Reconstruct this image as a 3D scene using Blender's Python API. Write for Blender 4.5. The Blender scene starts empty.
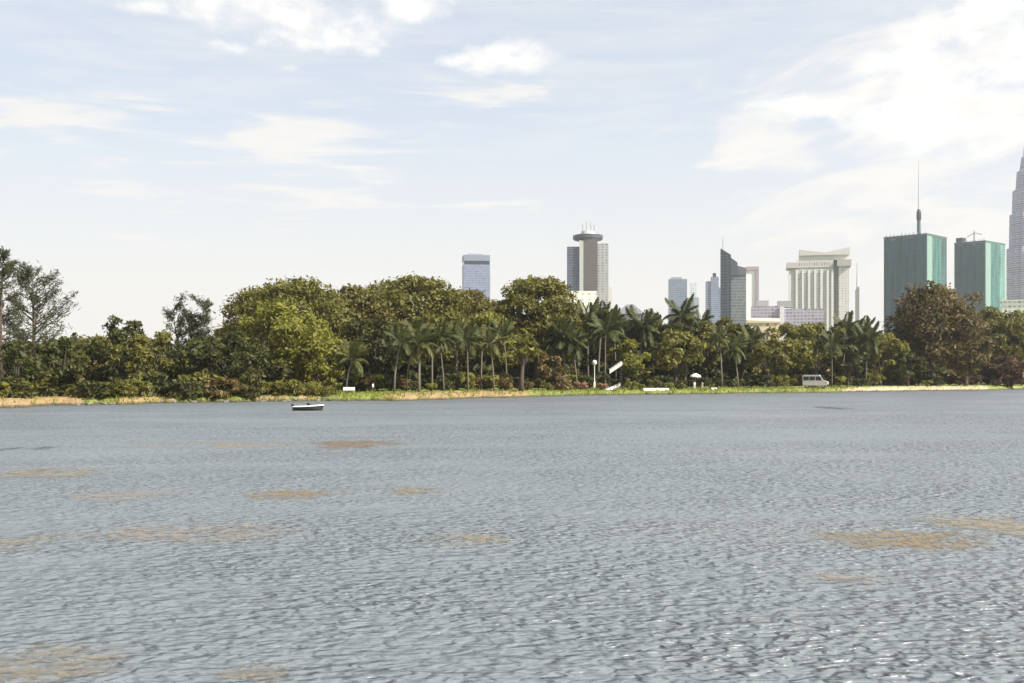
import bpy, bmesh, math, random
import numpy as np
from mathutils import Vector, Matrix

# ------------------------------------------------------------------ camera, sky, sun, exposure
C = bpy.context.scene
COL = C.collection
F = 1100.0          # focal length in pixels of a 1024 wide frame
H = 4.0             # camera height above the water
HY = 375.0          # picture row of the horizon
R = math.radians

cam = bpy.data.cameras.new("camera")
cam.sensor_fit = 'HORIZONTAL'
cam.sensor_width = 36.0
cam.lens = F / 1024 * 36.0
cam.shift_y = (HY - 341.5) / 1024
cam.clip_start = 0.1
cam.clip_end = 9000
co = bpy.data.objects.new("camera", cam)
co.location = (0, 0, H)
co.rotation_euler = (R(90), 0, 0)
COL.objects.link(co)
C.camera = co

SUN_EL = 40.0
SUN_AZ = 118.0       # clockwise from the viewing direction (+Y); the sun stands to the right and a little behind
sun = bpy.data.lights.new("sun", 'SUN')
sun.energy = 5.0
sun.angle = R(0.5)
sun.color = (1.0, 0.96, 0.89)
so = bpy.data.objects.new("sun", sun)
sd = Vector((math.sin(R(SUN_AZ)) * math.cos(R(SUN_EL)), math.cos(R(SUN_AZ)) * math.cos(R(SUN_EL)), math.sin(R(SUN_EL))))
so.rotation_euler = sd.to_track_quat('Z', 'Y').to_euler()
so.location = (60, -30, 120)
COL.objects.link(so)

C.view_settings.view_transform = 'Standard'
C.view_settings.look = 'None'
C.view_settings.gamma = 1
C.view_settings.use_curve_mapping = False
C.view_settings.exposure = 0.95
C.render.engine = 'CYCLES'
C.cycles.max_bounces = 6
C.cycles.transparent_max_bounces = 8
C.cycles.volume_bounces = 0


class NT:
    """small helper to write node trees"""
    def __init__(self, tree):
        self.t = tree; self.n = tree.nodes; self.l = tree.links

    def node(self, typ, **kw):
        n = self.n.new(typ)
        for k, v in kw.items():
            setattr(n, k, v)
        return n

    def set(self, sock, v):
        if hasattr(v, 'is_output') or isinstance(v, bpy.types.NodeSocket):
            self.l.new(v, sock)
        else:
            sock.default_value = v

    def m(self, op, a, b=None, c=None, clamp=False):
        n = self.node('ShaderNodeMath', operation=op, use_clamp=clamp)
        self.set(n.inputs[0], a)
        if b is not None: self.set(n.inputs[1], b)
        if c is not None: self.set(n.inputs[2], c)
        return n.outputs[0]

    def smooth(self, x, a, b):
        n = self.node('ShaderNodeMapRange', interpolation_type='SMOOTHSTEP')
        self.set(n.inputs['Value'], x)
        n.inputs['From Min'].default_value = a; n.inputs['From Max'].default_value = b
        return n.outputs['Result']

    def noise(self, vec, scale, detail=4, rough=0.55, dist=0.0):
        n = self.node('ShaderNodeTexNoise')
        if vec is not None: self.l.new(vec, n.inputs['Vector'])
        n.inputs['Scale'].default_value = scale; n.inputs['Detail'].default_value = detail
        n.inputs['Roughness'].default_value = rough; n.inputs['Distortion'].default_value = dist
        return n.outputs['Fac']

    def mapping(self, vec, scale=(1, 1, 1), rot=(0, 0, 0), loc=(0, 0, 0)):
        n = self.node('ShaderNodeMapping')
        self.l.new(vec, n.inputs['Vector'])
        n.inputs['Scale'].default_value = scale; n.inputs['Rotation'].default_value = rot; n.inputs['Location'].default_value = loc
        return n.outputs[0]

    def mix(self, fac, a, b):
        n = self.node('ShaderNodeMix', data_type='RGBA')
        self.set(n.inputs[0], fac)
        for s, v in ((n.inputs[6], a), (n.inputs[7], b)):
            if isinstance(v, tuple): s.default_value = (*v[:3], 1)
            else: self.l.new(v, s)
        return n.outputs[2]

    def xyz(self, vec):
        n = self.node('ShaderNodeSeparateXYZ'); self.l.new(vec, n.inputs[0]); return n.outputs

    def comb(self, x, y, z):
        n = self.node('ShaderNodeCombineXYZ')
        for s, v in zip(n.inputs, (x, y, z)): self.set(s, v)
        return n.outputs[0]


def build_world():
    w = bpy.data.worlds.new("World"); C.world = w
    w.use_nodes = True
    t = NT(w.node_tree); t.n.clear()
    out = t.node('ShaderNodeOutputWorld'); bg = t.node('ShaderNodeBackground')
    t.l.new(bg.outputs[0], out.inputs[0])
    sky = t.node('ShaderNodeTexSky', sky_type='NISHITA')
    sky.sun_disc = False
    sky.sun_elevation = R(SUN_EL); sky.sun_rotation = R(SUN_AZ)
    sky.air_density = 1.0; sky.dust_density = 2.5; sky.ozone_density = 1.0
    STR = 0.10
    bg.inputs['Strength'].default_value = STR
    d = t.node('ShaderNodeTexCoord').outputs['Generated']
    x, y, z = t.xyz(d)
    az = t.m('ARCTAN2', x, y)
    el = t.m('ARCSINE', z)
    K = 1 / F

    def ell(px, py, rx, ry):
        a = math.atan((px - 512) * K); e = math.atan((HY - py) * K * math.cos(a))
        u = t.m('DIVIDE', t.m('SUBTRACT', az, a), rx * K * 0.92)
        v = t.m('DIVIDE', t.m('SUBTRACT', el, e), ry * K * 0.95)
        return t.m('SUBTRACT', 1.0, t.m('ADD', t.m('MULTIPLY', u, u), t.m('MULTIPLY', v, v)))

    def field(lst):
        f = None
        for e in lst:
            g = t.m('MAXIMUM', ell(*e), -1.5)
            f = g if f is None else t.m('MAXIMUM', f, g)
        return f
    sph = t.comb(az, t.m('MULTIPLY', el, 1.6), 0.0)
    nb = t.noise(sph, 16, 7, 0.58, 0.2)
    nf = t.noise(sph, 46, 5, 0.6)
    # heaped clouds, in the places they have in this sky, and a scatter over the rest of the dome
    cum = field([(285, 14, 118, 32), (345, 38, 48, 17), (225, 46, 26, 9), (412, 6, 50, 17), (512, 58, 60, 17), (455, 60, 26, 9),
                 (140, 6, 32, 11), (1010, 20, 120, 50), (960, 95, 120, 60), (890, 62, 50, 16), (800, 105, 60, 14), (288, 68, 14, 5), (372, 52, 14, 7)])
    cfac = t.smooth(t.m('ADD', t.m('MULTIPLY', cum, 0.55), t.m('ADD', t.m('MULTIPLY', t.m('SUBTRACT', nb, 0.5), 2.4), t.m('MULTIPLY', t.m('SUBTRACT', nf, 0.5), 0.9))), -0.12, 0.95)
    away = t.smooth(t.m('ABSOLUTE', az), 0.55, 0.9)
    high = t.smooth(el, 0.36, 0.55)
    wild = t.m('MULTIPLY', t.smooth(nb, 0.52, 0.66), t.m('MAXIMUM', away, high))
    cfac = t.m('MAXIMUM', cfac, wild)
    # thin streaked veil
    st = t.comb(t.m('MULTIPLY', az, 8.0), t.m('MULTIPLY', el, 62.0), 0.3)
    ns = t.noise(st, 1.0, 6, 0.6, 0.5)
    st2 = t.comb(t.m('MULTIPLY', az, 9.0), t.m('ADD', t.m('MULTIPLY', el, 34.0), t.m('MULTIPLY', az, -6.0)), 4.0)
    ns2 = t.noise(st2, 1.0, 6, 0.62, 0.8)
    cir = field([(70, 113, 110, 26), (300, 155, 125, 42), (250, 207, 190, 24), (70, 190, 110, 32), (180, 240, 110, 14), (500, 207, 90, 10),
                 (330, 120, 60, 30), (470, 100, 90, 30)])
    veil = t.smooth(t.m('ADD', t.m('MULTIPLY', cir, 0.5), t.m('MULTIPLY', t.m('SUBTRACT', ns, 0.46), 5.0)), -0.1, 1.3)
    cirr = field([(960, 130, 240, 110), (880, 200, 230, 80), (1000, 250, 260, 80), (780, 150, 80, 60)])
    veilr = t.smooth(t.m('ADD', t.m('MULTIPLY', cirr, 0.6), t.m('MULTIPLY', t.m('SUBTRACT', ns2, 0.5), 3.4)), -0.35, 1.0)
    base = t.m('MULTIPLY', t.smooth(ns, 0.3, 0.75), 0.35)
    veil = t.m('MAXIMUM', t.m('MULTIPLY', veil, 0.85), t.m('MAXIMUM', base, t.m('MULTIPLY', veilr, 0.9)))
    low = t.m('MULTIPLY', t.smooth(t.m('SUBTRACT', 0.0, el), -0.27, -0.02), 0.85)     # the air whitens towards the horizon
    veil = t.m('MAXIMUM', veil, low)
    k = 1 / STR
    hz = t.mix(0.60, sky.outputs[0], (0.425 * k, 0.447 * k, 0.472 * k))               # a milky, humid sky
    c1 = t.mix(veil, hz, (0.53 * k, 0.505 * k, 0.465 * k))
    c2 = t.mix(cfac, c1, (0.60 * k, 0.58 * k, 0.54 * k))
    t.l.new(c2, bg.inputs['Color'])


build_world()

# ------------------------------------------------------------------ helpers
SHORE_PX = [-2000, -600, -100, 0, 80, 130, 200, 270, 330, 420, 520, 560, 640, 700, 800, 845, 900, 985, 1024, 1200, 1800, 3000]
SHORE_PY = [416, 412, 410, 409, 405, 404.5, 403, 401.5, 401.5, 400.5, 397.5, 396, 395, 394.2, 393.2, 392.2, 391.5, 390.3, 389, 388, 387, 387]


def shore(px):
    wob = 2.0 * math.sin(px * 0.043) + 1.3 * math.sin(px * 0.117 + 2) + .7 * math.sin(px * .39 + 1) + .4 * math.sin(px * .83)
    return H * F / (np.interp(px, SHORE_PX, SHORE_PY) - HY) + wob


GOFF = [-40, -12, -3, 0, 1.5, 3, 5, 8, 15, 40, 100, 300]
GZ = [-2.5, -1.6, -0.5, -0.02, 0.3, 0.6, 0.85, 1.0, 1.15, 1.5, 1.8, 2.0]


def ground_z(off): return float(np.interp(off, GOFF, GZ))


def at(px, off, py=None):
    Y = shore(px) + off
    return Vector(((px - 512) / F * Y, Y, ground_z(off) if py is None else H + (HY - py) / F * Y))


def pz(py, Y): return H + (HY - py) / F * Y
def pxx(px, Y): return (px - 512) / F * Y


def tag(o, label, cat, group=None):
    o['label'] = label; o['category'] = cat
    if group: o['group'] = group
    return o


def empty(name, loc, label, cat, group=None, rz=0.0):
    o = bpy.data.objects.new(name, None)
    o.empty_display_size = 0.5
    o.location = loc; o.rotation_euler = (0, 0, rz)
    COL.objects.link(o)
    return tag(o, label, cat, group)


def link(name, me, parent=None, loc=(0, 0, 0)):
    o = bpy.data.objects.new(name, me)
    o.location = loc
    if parent is not None: o.parent = parent
    COL.objects.link(o)
    return o


def np_mesh(name, V, Fq, mat, smooth=False):
    """mesh out of arrays: V (n,3), Fq (m,k)"""
    V = np.asarray(V, np.float32); Fq = np.asarray(Fq, np.int32)
    me = bpy.data.meshes.new(name)
    k = Fq.shape[1]
    me.vertices.add(len(V)); me.vertices.foreach_set('co', V.ravel())
    me.loops.add(Fq.size); me.loops.foreach_set('vertex_index', Fq.ravel())
    me.polygons.add(len(Fq)); me.polygons.foreach_set('loop_start', np.arange(0, Fq.size, k, dtype=np.int32))
    if smooth: me.polygons.foreach_set('use_smooth', np.ones(len(Fq), bool))
    me.update(calc_edges=True)
    if mat: me.materials.append(mat)
    return me


class MB:
    """collects boxes, prisms, tubes into one part"""
    def __init__(self): self.v = []; self.f = []

    def add(self, vs, fs):
        n = len(self.v); self.v += [tuple(p) for p in vs]; self.f += [tuple(i + n for i in f) for f in fs]; return self

    def box(self, x0, x1, y0, y1, z0, z1):
        return self.add([(x0, y0, z0), (x1, y0, z0), (x1, y1, z0), (x0, y1, z0), (x0, y0, z1), (x1, y0, z1), (x1, y1, z1), (x0, y1, z1)],
                        [(0, 3, 2, 1), (4, 5, 6, 7), (0, 1, 5, 4), (1, 2, 6, 5), (2, 3, 7, 6), (3, 0, 4, 7)])

    def prism(self, poly, z0, z1, top=None):
        """poly counter-clockwise in plan; top: optional list of z per corner"""
        n = len(poly); top = top or [z1] * n
        vs = [(x, y, z0) for x, y in poly] + [(x, y, t) for (x, y), t in zip(poly, top)]
        return self.add(vs, [tuple(range(n))[::-1], tuple(range(n, 2 * n))] + [(i, (i + 1) % n, n + (i + 1) % n, n + i) for i in range(n)])

    def cone(self, x, y, z0, z1, r0, r1, n=20):
        vs = [(x + r * math.cos(2 * math.pi * i / n), y + r * math.sin(2 * math.pi * i / n), z) for r, z in ((r0, z0), (r1, z1)) for i in range(n)]
        return self.add(vs, [tuple(range(n))[::-1], tuple(range(n, 2 * n))] + [(i, (i + 1) % n, n + (i + 1) % n, n + i) for i in range(n)])

    def lathe(self, prof, n=24, x=0, y=0, star=None):
        vs = []
        for r, z in prof:
            for i in range(n):
                a = 2 * math.pi * i / n
                rr = r * (star(i) if star else 1)
                vs.append((x + rr * math.cos(a), y + rr * math.sin(a), z))
        fs = [(j * n + i, j * n + (i + 1) % n, (j + 1) * n + (i + 1) % n, (j + 1) * n + i) for j in range(len(prof) - 1) for i in range(n)]
        fs += [tuple(range(n))[::-1], tuple(range((len(prof) - 1) * n, len(prof) * n))]
        return self.add(vs, fs)

    def tube(self, pts, rad, n=7):
        pts = [Vector(p) for p in pts]
        if not isinstance(rad, (list, tuple)): rad = [rad] * len(pts)
        vs = []
        for i, p in enumerate(pts):
            d = (pts[min(i + 1, len(pts) - 1)] - pts[max(i - 1, 0)]).normalized()
            a = d.cross(Vector((0.31, 0.95, 0.05))).normalized(); b = d.cross(a)
            for k in range(n):
                t = 2 * math.pi * k / n
                vs.append(p + (a * math.cos(t) + b * math.sin(t)) * rad[i])
        m = len(pts)
        fs = [(j * n + k, j * n + (k + 1) % n, (j + 1) * n + (k + 1) % n, (j + 1) * n + k) for j in range(m - 1) for k in range(n)]
        fs += [tuple(range(n))[::-1], tuple(range((m - 1) * n, m * n))]
        return self.add(vs, fs)

    def mesh(self, name, mat, smooth=False, bevel=0.0):
        me = bpy.data.meshes.new(name)
        me.from_pydata(self.v, [], self.f)
        bm = bmesh.new(); bm.from_mesh(me)
        bmesh.ops.recalc_face_normals(bm, faces=bm.faces)
        if bevel: bmesh.ops.bevel(bm, geom=list(bm.edges), offset=bevel, segments=2, affect='EDGES')
        bm.to_mesh(me); bm.free()
        if smooth:
            for p in me.polygons: p.use_smooth = True
        if mat: me.materials.append(mat)
        return me

    def part(self, name, mat, parent=None, loc=(0, 0, 0), smooth=False, bevel=0.0):
        return link(name, self.mesh(name, mat, smooth, bevel), parent, loc)


# ------------------------------------------------------------------ materials
def new_mat(name):
    m = bpy.data.materials.new(name); m.use_nodes = True
    t = NT(m.node_tree)
    return m, t, t.n['Principled BSDF']


def mat(name, col, rough=0.7, var=0.12, scale=0.8, metal=0.0, spec=0.4):
    m, t, p = new_mat(name)
    oc = t.node('ShaderNodeTexCoord').outputs['Object']
    n = t.noise(oc, scale, 4)
    lo = tuple(c * (1 - var) for c in col); hi = tuple(min(1, c * (1 + var)) for c in col)
    t.l.new(t.mix(n, lo, hi), p.inputs['Base Color'])
    p.inputs['Roughness'].default_value = rough; p.inputs['Metallic'].default_value = metal
    p.inputs['Specular IOR Level'].default_value = spec
    return m


def facade(name, wall, glass, floor=3.6, bay=4.0, band=0.5, pane=0.7, grough=0.15, horizontal=True, vertical=True):
    """storeys: bands of glazing between wall bands, by the position on the building"""
    m, t, p = new_mat(name)
    oc = t.node('ShaderNodeTexCoord').outputs['Object']
    x, y, z = t.xyz(oc)
    fz = t.m('FRACT', t.m('DIVIDE', z, floor))
    fx = t.m('FRACT', t.m('DIVIDE', t.m('ADD', x, y), bay))
    w = 1.0
    if horizontal: w = t.m('MULTIPLY', w, t.m('LESS_THAN', fz, band))
    if vertical: w = t.m('MULTIPLY', w, t.m('LESS_THAN', fx, pane))
    cell = t.node('ShaderNodeTexWhiteNoise', noise_dimensions='3D')
    t.l.new(t.comb(t.m('FLOOR', t.m('DIVIDE', t.m('ADD', x, y), bay)), t.m('FLOOR', t.m('DIVIDE', z, floor)), 0.0), cell.inputs['Vector'])
    g = t.mix(cell.outputs['Value'], tuple(c * 0.6 for c in glass), tuple(min(1, c * 1.5) for c in glass))
    stain = t.noise(t.mapping(oc, (0.15, 0.15, 0.03)), 1.0, 5)
    wl = t.mix(stain, tuple(c * 0.82 for c in wall), tuple(min(1, c * 1.1) for c in wall))
    if name.startswith('net_'):      # sheets of netting: faded and overlapping, in uneven vertical runs
        run = t.noise(t.mapping(oc, (0.16, 0.16, 0.02)), 1.0, 5, 0.65)
        fade = t.m('MULTIPLY_ADD', t.smooth(run, 0.3, 0.7), 1.1, 0.45)
        hs = t.node('ShaderNodeHueSaturation'); t.l.new(t.mix(w, wl, g), hs.inputs['Color']); t.l.new(fade, hs.inputs['Value'])
        t.l.new(hs.outputs[0], p.inputs['Base Color'])
    else:
        t.l.new(t.mix(w, wl, g), p.inputs['Base Color'])
    t.l.new(t.m('MULTIPLY_ADD', w, grough - 0.7, 0.7), p.inputs['Roughness'])
    return m


def leaf_mat(name, col, var=0.45, hue=0.35, trans=0.34):
    m, t, p = new_mat(name)
    gi = t.node('ShaderNodeNewGeometry').outputs['Random Per Island']
    oc = t.node('ShaderNodeTexCoord').outputs['Object']
    n = t.noise(oc, 0.45, 3)
    dark = tuple(c * (1 - var) for c in col)
    lite = (min(1, col[0] * (1 + var + hue * 0.35)), min(1, col[1] * (1 + var)), col[2] * (1 + var * 0.4))
    c = t.mix(t.m('ADD', t.m('MULTIPLY', gi, 0.6), t.m('MULTIPLY', n, 0.4)), dark, lite)
    t.l.new(c, p.inputs['Base Color'])
    p.inputs['Roughness'].default_value = 0.55; p.inputs['Specular IOR Level'].default_value = 0.25
    tr = t.node('ShaderNodeBsdfTranslucent'); t.l.new(c, tr.inputs['Color'])
    mx = t.node('ShaderNodeMixShader'); mx.inputs[0].default_value = trans
    t.l.new(p.outputs[0], mx.inputs[1]); t.l.new(tr.outputs[0], mx.inputs[2])
    t.l.new(mx.outputs[0], t.n['Material Output'].inputs['Surface'])
    return m


LEAF = dict(
    olive=leaf_mat('leaf_olive', (0.132, 0.130, 0.030)),
    dark=leaf_mat('leaf_dark', (0.064, 0.071, 0.021)),
    bright=leaf_mat('leaf_bright', (0.175, 0.180, 0.032)),
    lime=leaf_mat('leaf_lime', (0.16, 0.16, 0.035)),
    russet=leaf_mat('leaf_russet', (0.120, 0.096, 0.036)),
    brown=leaf_mat('leaf_brown', (0.124, 0.112, 0.032)),
    red=leaf_mat('leaf_red', (0.09, 0.055, 0.03)),
    tan=leaf_mat('leaf_tan', (0.16, 0.12, 0.05)),
    needle=leaf_mat('leaf_needle', (0.066, 0.074, 0.038)),
    palm=leaf_mat('leaf_palm', (0.068, 0.080, 0.028)),
    palmlite=leaf_mat('leaf_palm_light', (0.095, 0.105, 0.035)),
    pink=leaf_mat('flower_pink', (0.36, 0.22, 0.17)),
)
BARK = mat('bark', (0.075, 0.055, 0.04), 0.9, 0.4, 3)
BARK_PALE = mat('bark_pale', (0.13, 0.11, 0.085), 0.9, 0.3, 3)
WHITE = mat('white_paint', (0.78, 0.76, 0.70), 0.45, 0.06, 2)
DARKMETAL = mat('dark_metal', (0.03, 0.03, 0.035), 0.4, 0.2, 4)
GREYMETAL = mat('grey_metal', (0.30, 0.31, 0.32), 0.45, 0.15, 4)
GLASS = mat('dark_glass', (0.02, 0.025, 0.03), 0.08, 0.2, 4)

# ------------------------------------------------------------------ setting: ground, lake
def build_ground():
    us = np.concatenate([np.linspace(-2.6, -0.62, 26), np.linspace(-0.6, 0.6, 420), np.linspace(0.62, 2.6, 26)])
    near = [(-90, 2.6), (-20, 2.5), (2.0, 2.3), (4.0, 1.4), (6.0, 0.3), (8.0, -0.6), (14, -1.6), (50, -2.4), (90, -2.5)]
    offs = [-24, -12, -6, -3, -1.5, -0.7, 0, 0.5, 1, 1.6, 2.3, 3, 4, 5, 6.5, 8, 11, 15, 22, 30, 40, 60, 100, 180, 300, 600, 1200, 2000]
    rng = np.random.RandomState(3)
    rows = []; sand = []
    for Y, z in near:
        rows.append(np.stack([us * max(Y, 90), np.full_like(us, Y), np.full_like(us, z)], 1)); sand.append(np.zeros_like(us))
    px = us * F + 512
    sh = np.array([shore(p) for p in px])
    sandy = np.interp(px, [-400, 70, 95, 112, 118, 172, 180, 245, 255, 285, 292, 300, 312, 330, 372, 385, 520, 540, 640, 700, 800, 838, 852, 978, 992, 1200, 2500],
                      [1, 1, .1, .1, .85, .85, .05, .05, .8, .8, .1, .7, .7, .1, .1, .72, .75, .15, .3, .1, .05, .3, 1, 1, .35, .5, .5])
    for o in offs:
        Y = np.minimum(sh + o, 2640.0)
        z = np.interp(o, GOFF, GZ) + (0 if o < 0 or o > 250 else 1) * rng.normal(0, 0.05, len(us))
        fade = 1.0 if o < 13 else 0.25
        rows.append(np.stack([us * Y, Y, np.full_like(us, 0) + z], 1)); sand.append(sandy * fade)
    nr, nc = len(rows), len(us)
    V = np.concatenate(rows)
    j, i = np.meshgrid(np.arange(nr - 1), np.arange(nc - 1), indexing='ij')
    a = (j * nc + i).ravel()
    Q = np.stack([a, a + 1, a + nc + 1, a + nc], 1)
    m, t, p = new_mat('ground')
    at_ = t.node('ShaderNodeAttribute', attribute_name='sand').outputs['Fac']
    oc = t.node('ShaderNodeTexCoord').outputs['Object']
    n1 = t.noise(oc, 0.22, 5, 0.6); n2 = t.noise(oc, 1.7, 5, 0.65)
    f = t.smooth(t.m('ADD', at_, t.m('ADD', t.m('MULTIPLY', t.m('SUBTRACT', n1, 0.5), 1.1), t.m('MULTIPLY', t.m('SUBTRACT', n2, 0.5), 0.5))), 0.40, 0.66)
    grass = t.mix(n2, (0.09, 0.115, 0.018), (0.25, 0.28, 0.048))
    xr = t.smooth(t.xyz(oc)[0], 30.0, 80.0)
    soil = t.mix(xr, t.mix(n1, (0.17, 0.105, 0.04), (0.42, 0.29, 0.14)), t.mix(n1, (0.30, 0.23, 0.13), (0.58, 0.47, 0.30)))
    z = t.xyz(oc)[2]
    wet = t.m('SUBTRACT', 1.0, t.smooth(t.m('ADD', z, t.m('MULTIPLY', t.m('SUBTRACT', n2, 0.5), 0.7)), 0.12, 0.48))
    c = t.mix(wet, t.mix(f, grass, soil), (0.055, 0.048, 0.024))
    t.l.new(c, p.inputs['Base Color']); p.inputs['Roughness'].default_value = 0.95
    b = t.node('ShaderNodeBump'); b.inputs['Distance'].default_value = 0.25; b.inputs['Strength'].default_value = 0.8
    t.l.new(n2, b.inputs['Height']); t.l.new(b.outputs[0], p.inputs['Normal'])
    me = np_mesh('ground', V, Q, m, True)
    A = me.attributes.new('sand', 'FLOAT', 'POINT'); A.data.foreach_set('value', np.concatenate(sand).astype(np.float32))
    o = link('ground', me); o['kind'] = 'structure'


build_ground()


def build_lake():
    m, t, p = new_mat('lake_water')
    oc = t.node('ShaderNodeTexCoord').outputs['Object']
    x, y, z = t.xyz(oc)
    warp = t.noise(t.mapping(oc, (0.03, 0.075, 1), (0, 0, R(7))), 1.0, 4, 0.6, 0.6)       # gusts, lanes and slicks
    gust = t.smooth(warp, 0.28, 0.72)
    n0 = t.noise(t.mapping(oc, (0.30, 0.75, 1), (0, 0, R(12))), 1.0, 2, 0.5)
    n1 = t.noise(t.mapping(oc, (0.8, 1.5, 1), (0, 0, R(-24))), 2.1, 1, 0.4, 0.4)
    n2 = t.noise(t.mapping(oc, (1.0, 1.35, 1), (0, 0, R(16))), 3.9, 1, 0.4, 0.4)
    n3 = t.noise(t.mapping(oc, (1, 1.3, 1), (0, 0, R(-8))), 7.0, 2, 0.5)
    patch = t.noise(t.mapping(oc, (0.25, 0.35, 1)), 1.0, 2, 0.5)
    h = t.m('ADD', t.m('MULTIPLY', n1, 0.33), t.m('MULTIPLY', t.m('ADD', t.m('MULTIPLY', n2, 0.26), t.m('MULTIPLY', n3, 0.03)), t.m('MULTIPLY_ADD', patch, 1.8, 0.1)))
    h = t.m('ADD', h, t.m('MULTIPLY', n0, 0.28))
    h = t.m('MULTIPLY', h, t.m('MULTIPLY_ADD', gust, 0.95, 0.35))
    b = t.node('ShaderNodeBump'); b.inputs['Distance'].default_value = 1.0; b.inputs['Strength'].default_value = 1.0
    t.l.new(h, b.inputs['Height']); t.l.new(b.outputs[0], p.inputs['Normal'])
    mud = t.noise(t.mapping(oc, (0.03, 0.05, 1)), 1.0, 4)
    t.l.new(t.mix(mud, (0.112, 0.133, 0.150), (0.165, 0.178, 0.182)), p.inputs['Base Color'])
    wind = t.smooth(t.m('ADD', y, t.m('MULTIPLY', warp, 30.0)), 30.0, 130.0)      # rougher where the wind reaches the open lake
    t.l.new(t.m('MULTIPLY_ADD', wind, 0.06, 0.33), p.inputs['Roughness'])
    p.inputs['IOR'].default_value = 1.333
    xs = np.linspace(-1300, 1300, 27); ys = np.array([4.5, 20, 60, 120, 200, 300, 450, 620])
    X, Y = np.meshgrid(xs, ys)
    V = np.stack([X.ravel(), Y.ravel(), np.zeros(X.size)], 1)
    nc = len(xs); j, i = np.meshgrid(np.arange(len(ys) - 1), np.arange(nc - 1), indexing='ij'); a = (j * nc + i).ravel()
    o = link('lake_water', np_mesh('lake_water', V, np.stack([a, a + 1, a + nc + 1, a + nc], 1), m))
    o['kind'] = 'structure'


build_lake()

# ------------------------------------------------------------------ haze between the lake and the skyline
def build_haze():
    m = bpy.data.materials.new('haze'); m.use_nodes = True
    t = NT(m.node_tree); t.n.clear()
    out = t.node('ShaderNodeOutputMaterial'); v = t.node('ShaderNodeVolumePrincipled')
    v.inputs['Color'].default_value = (0.90, 0.93, 1.0, 1)
    v.inputs['Density'].default_value = HAZE
    v.inputs['Anisotropy'].default_value = 0.3
    t.l.new(v.outputs[0], out.inputs['Volume'])
    mb = MB().box(-7200, 7200, -150, 2700, -5, 560)
    o = mb.part('haze', m); o['kind'] = 'stuff'
    m.cycles.homogeneous_volume = True


HAZE = 0.00009
build_haze()

# ------------------------------------------------------------------ skyline
def tower(name, px, Y, label, cat, rz=0.0):
    return empty(name, (pxx(px, Y), Y, 1.5), label, cat, None, rz or -math.atan((px - 512) / F) * .85)


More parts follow.
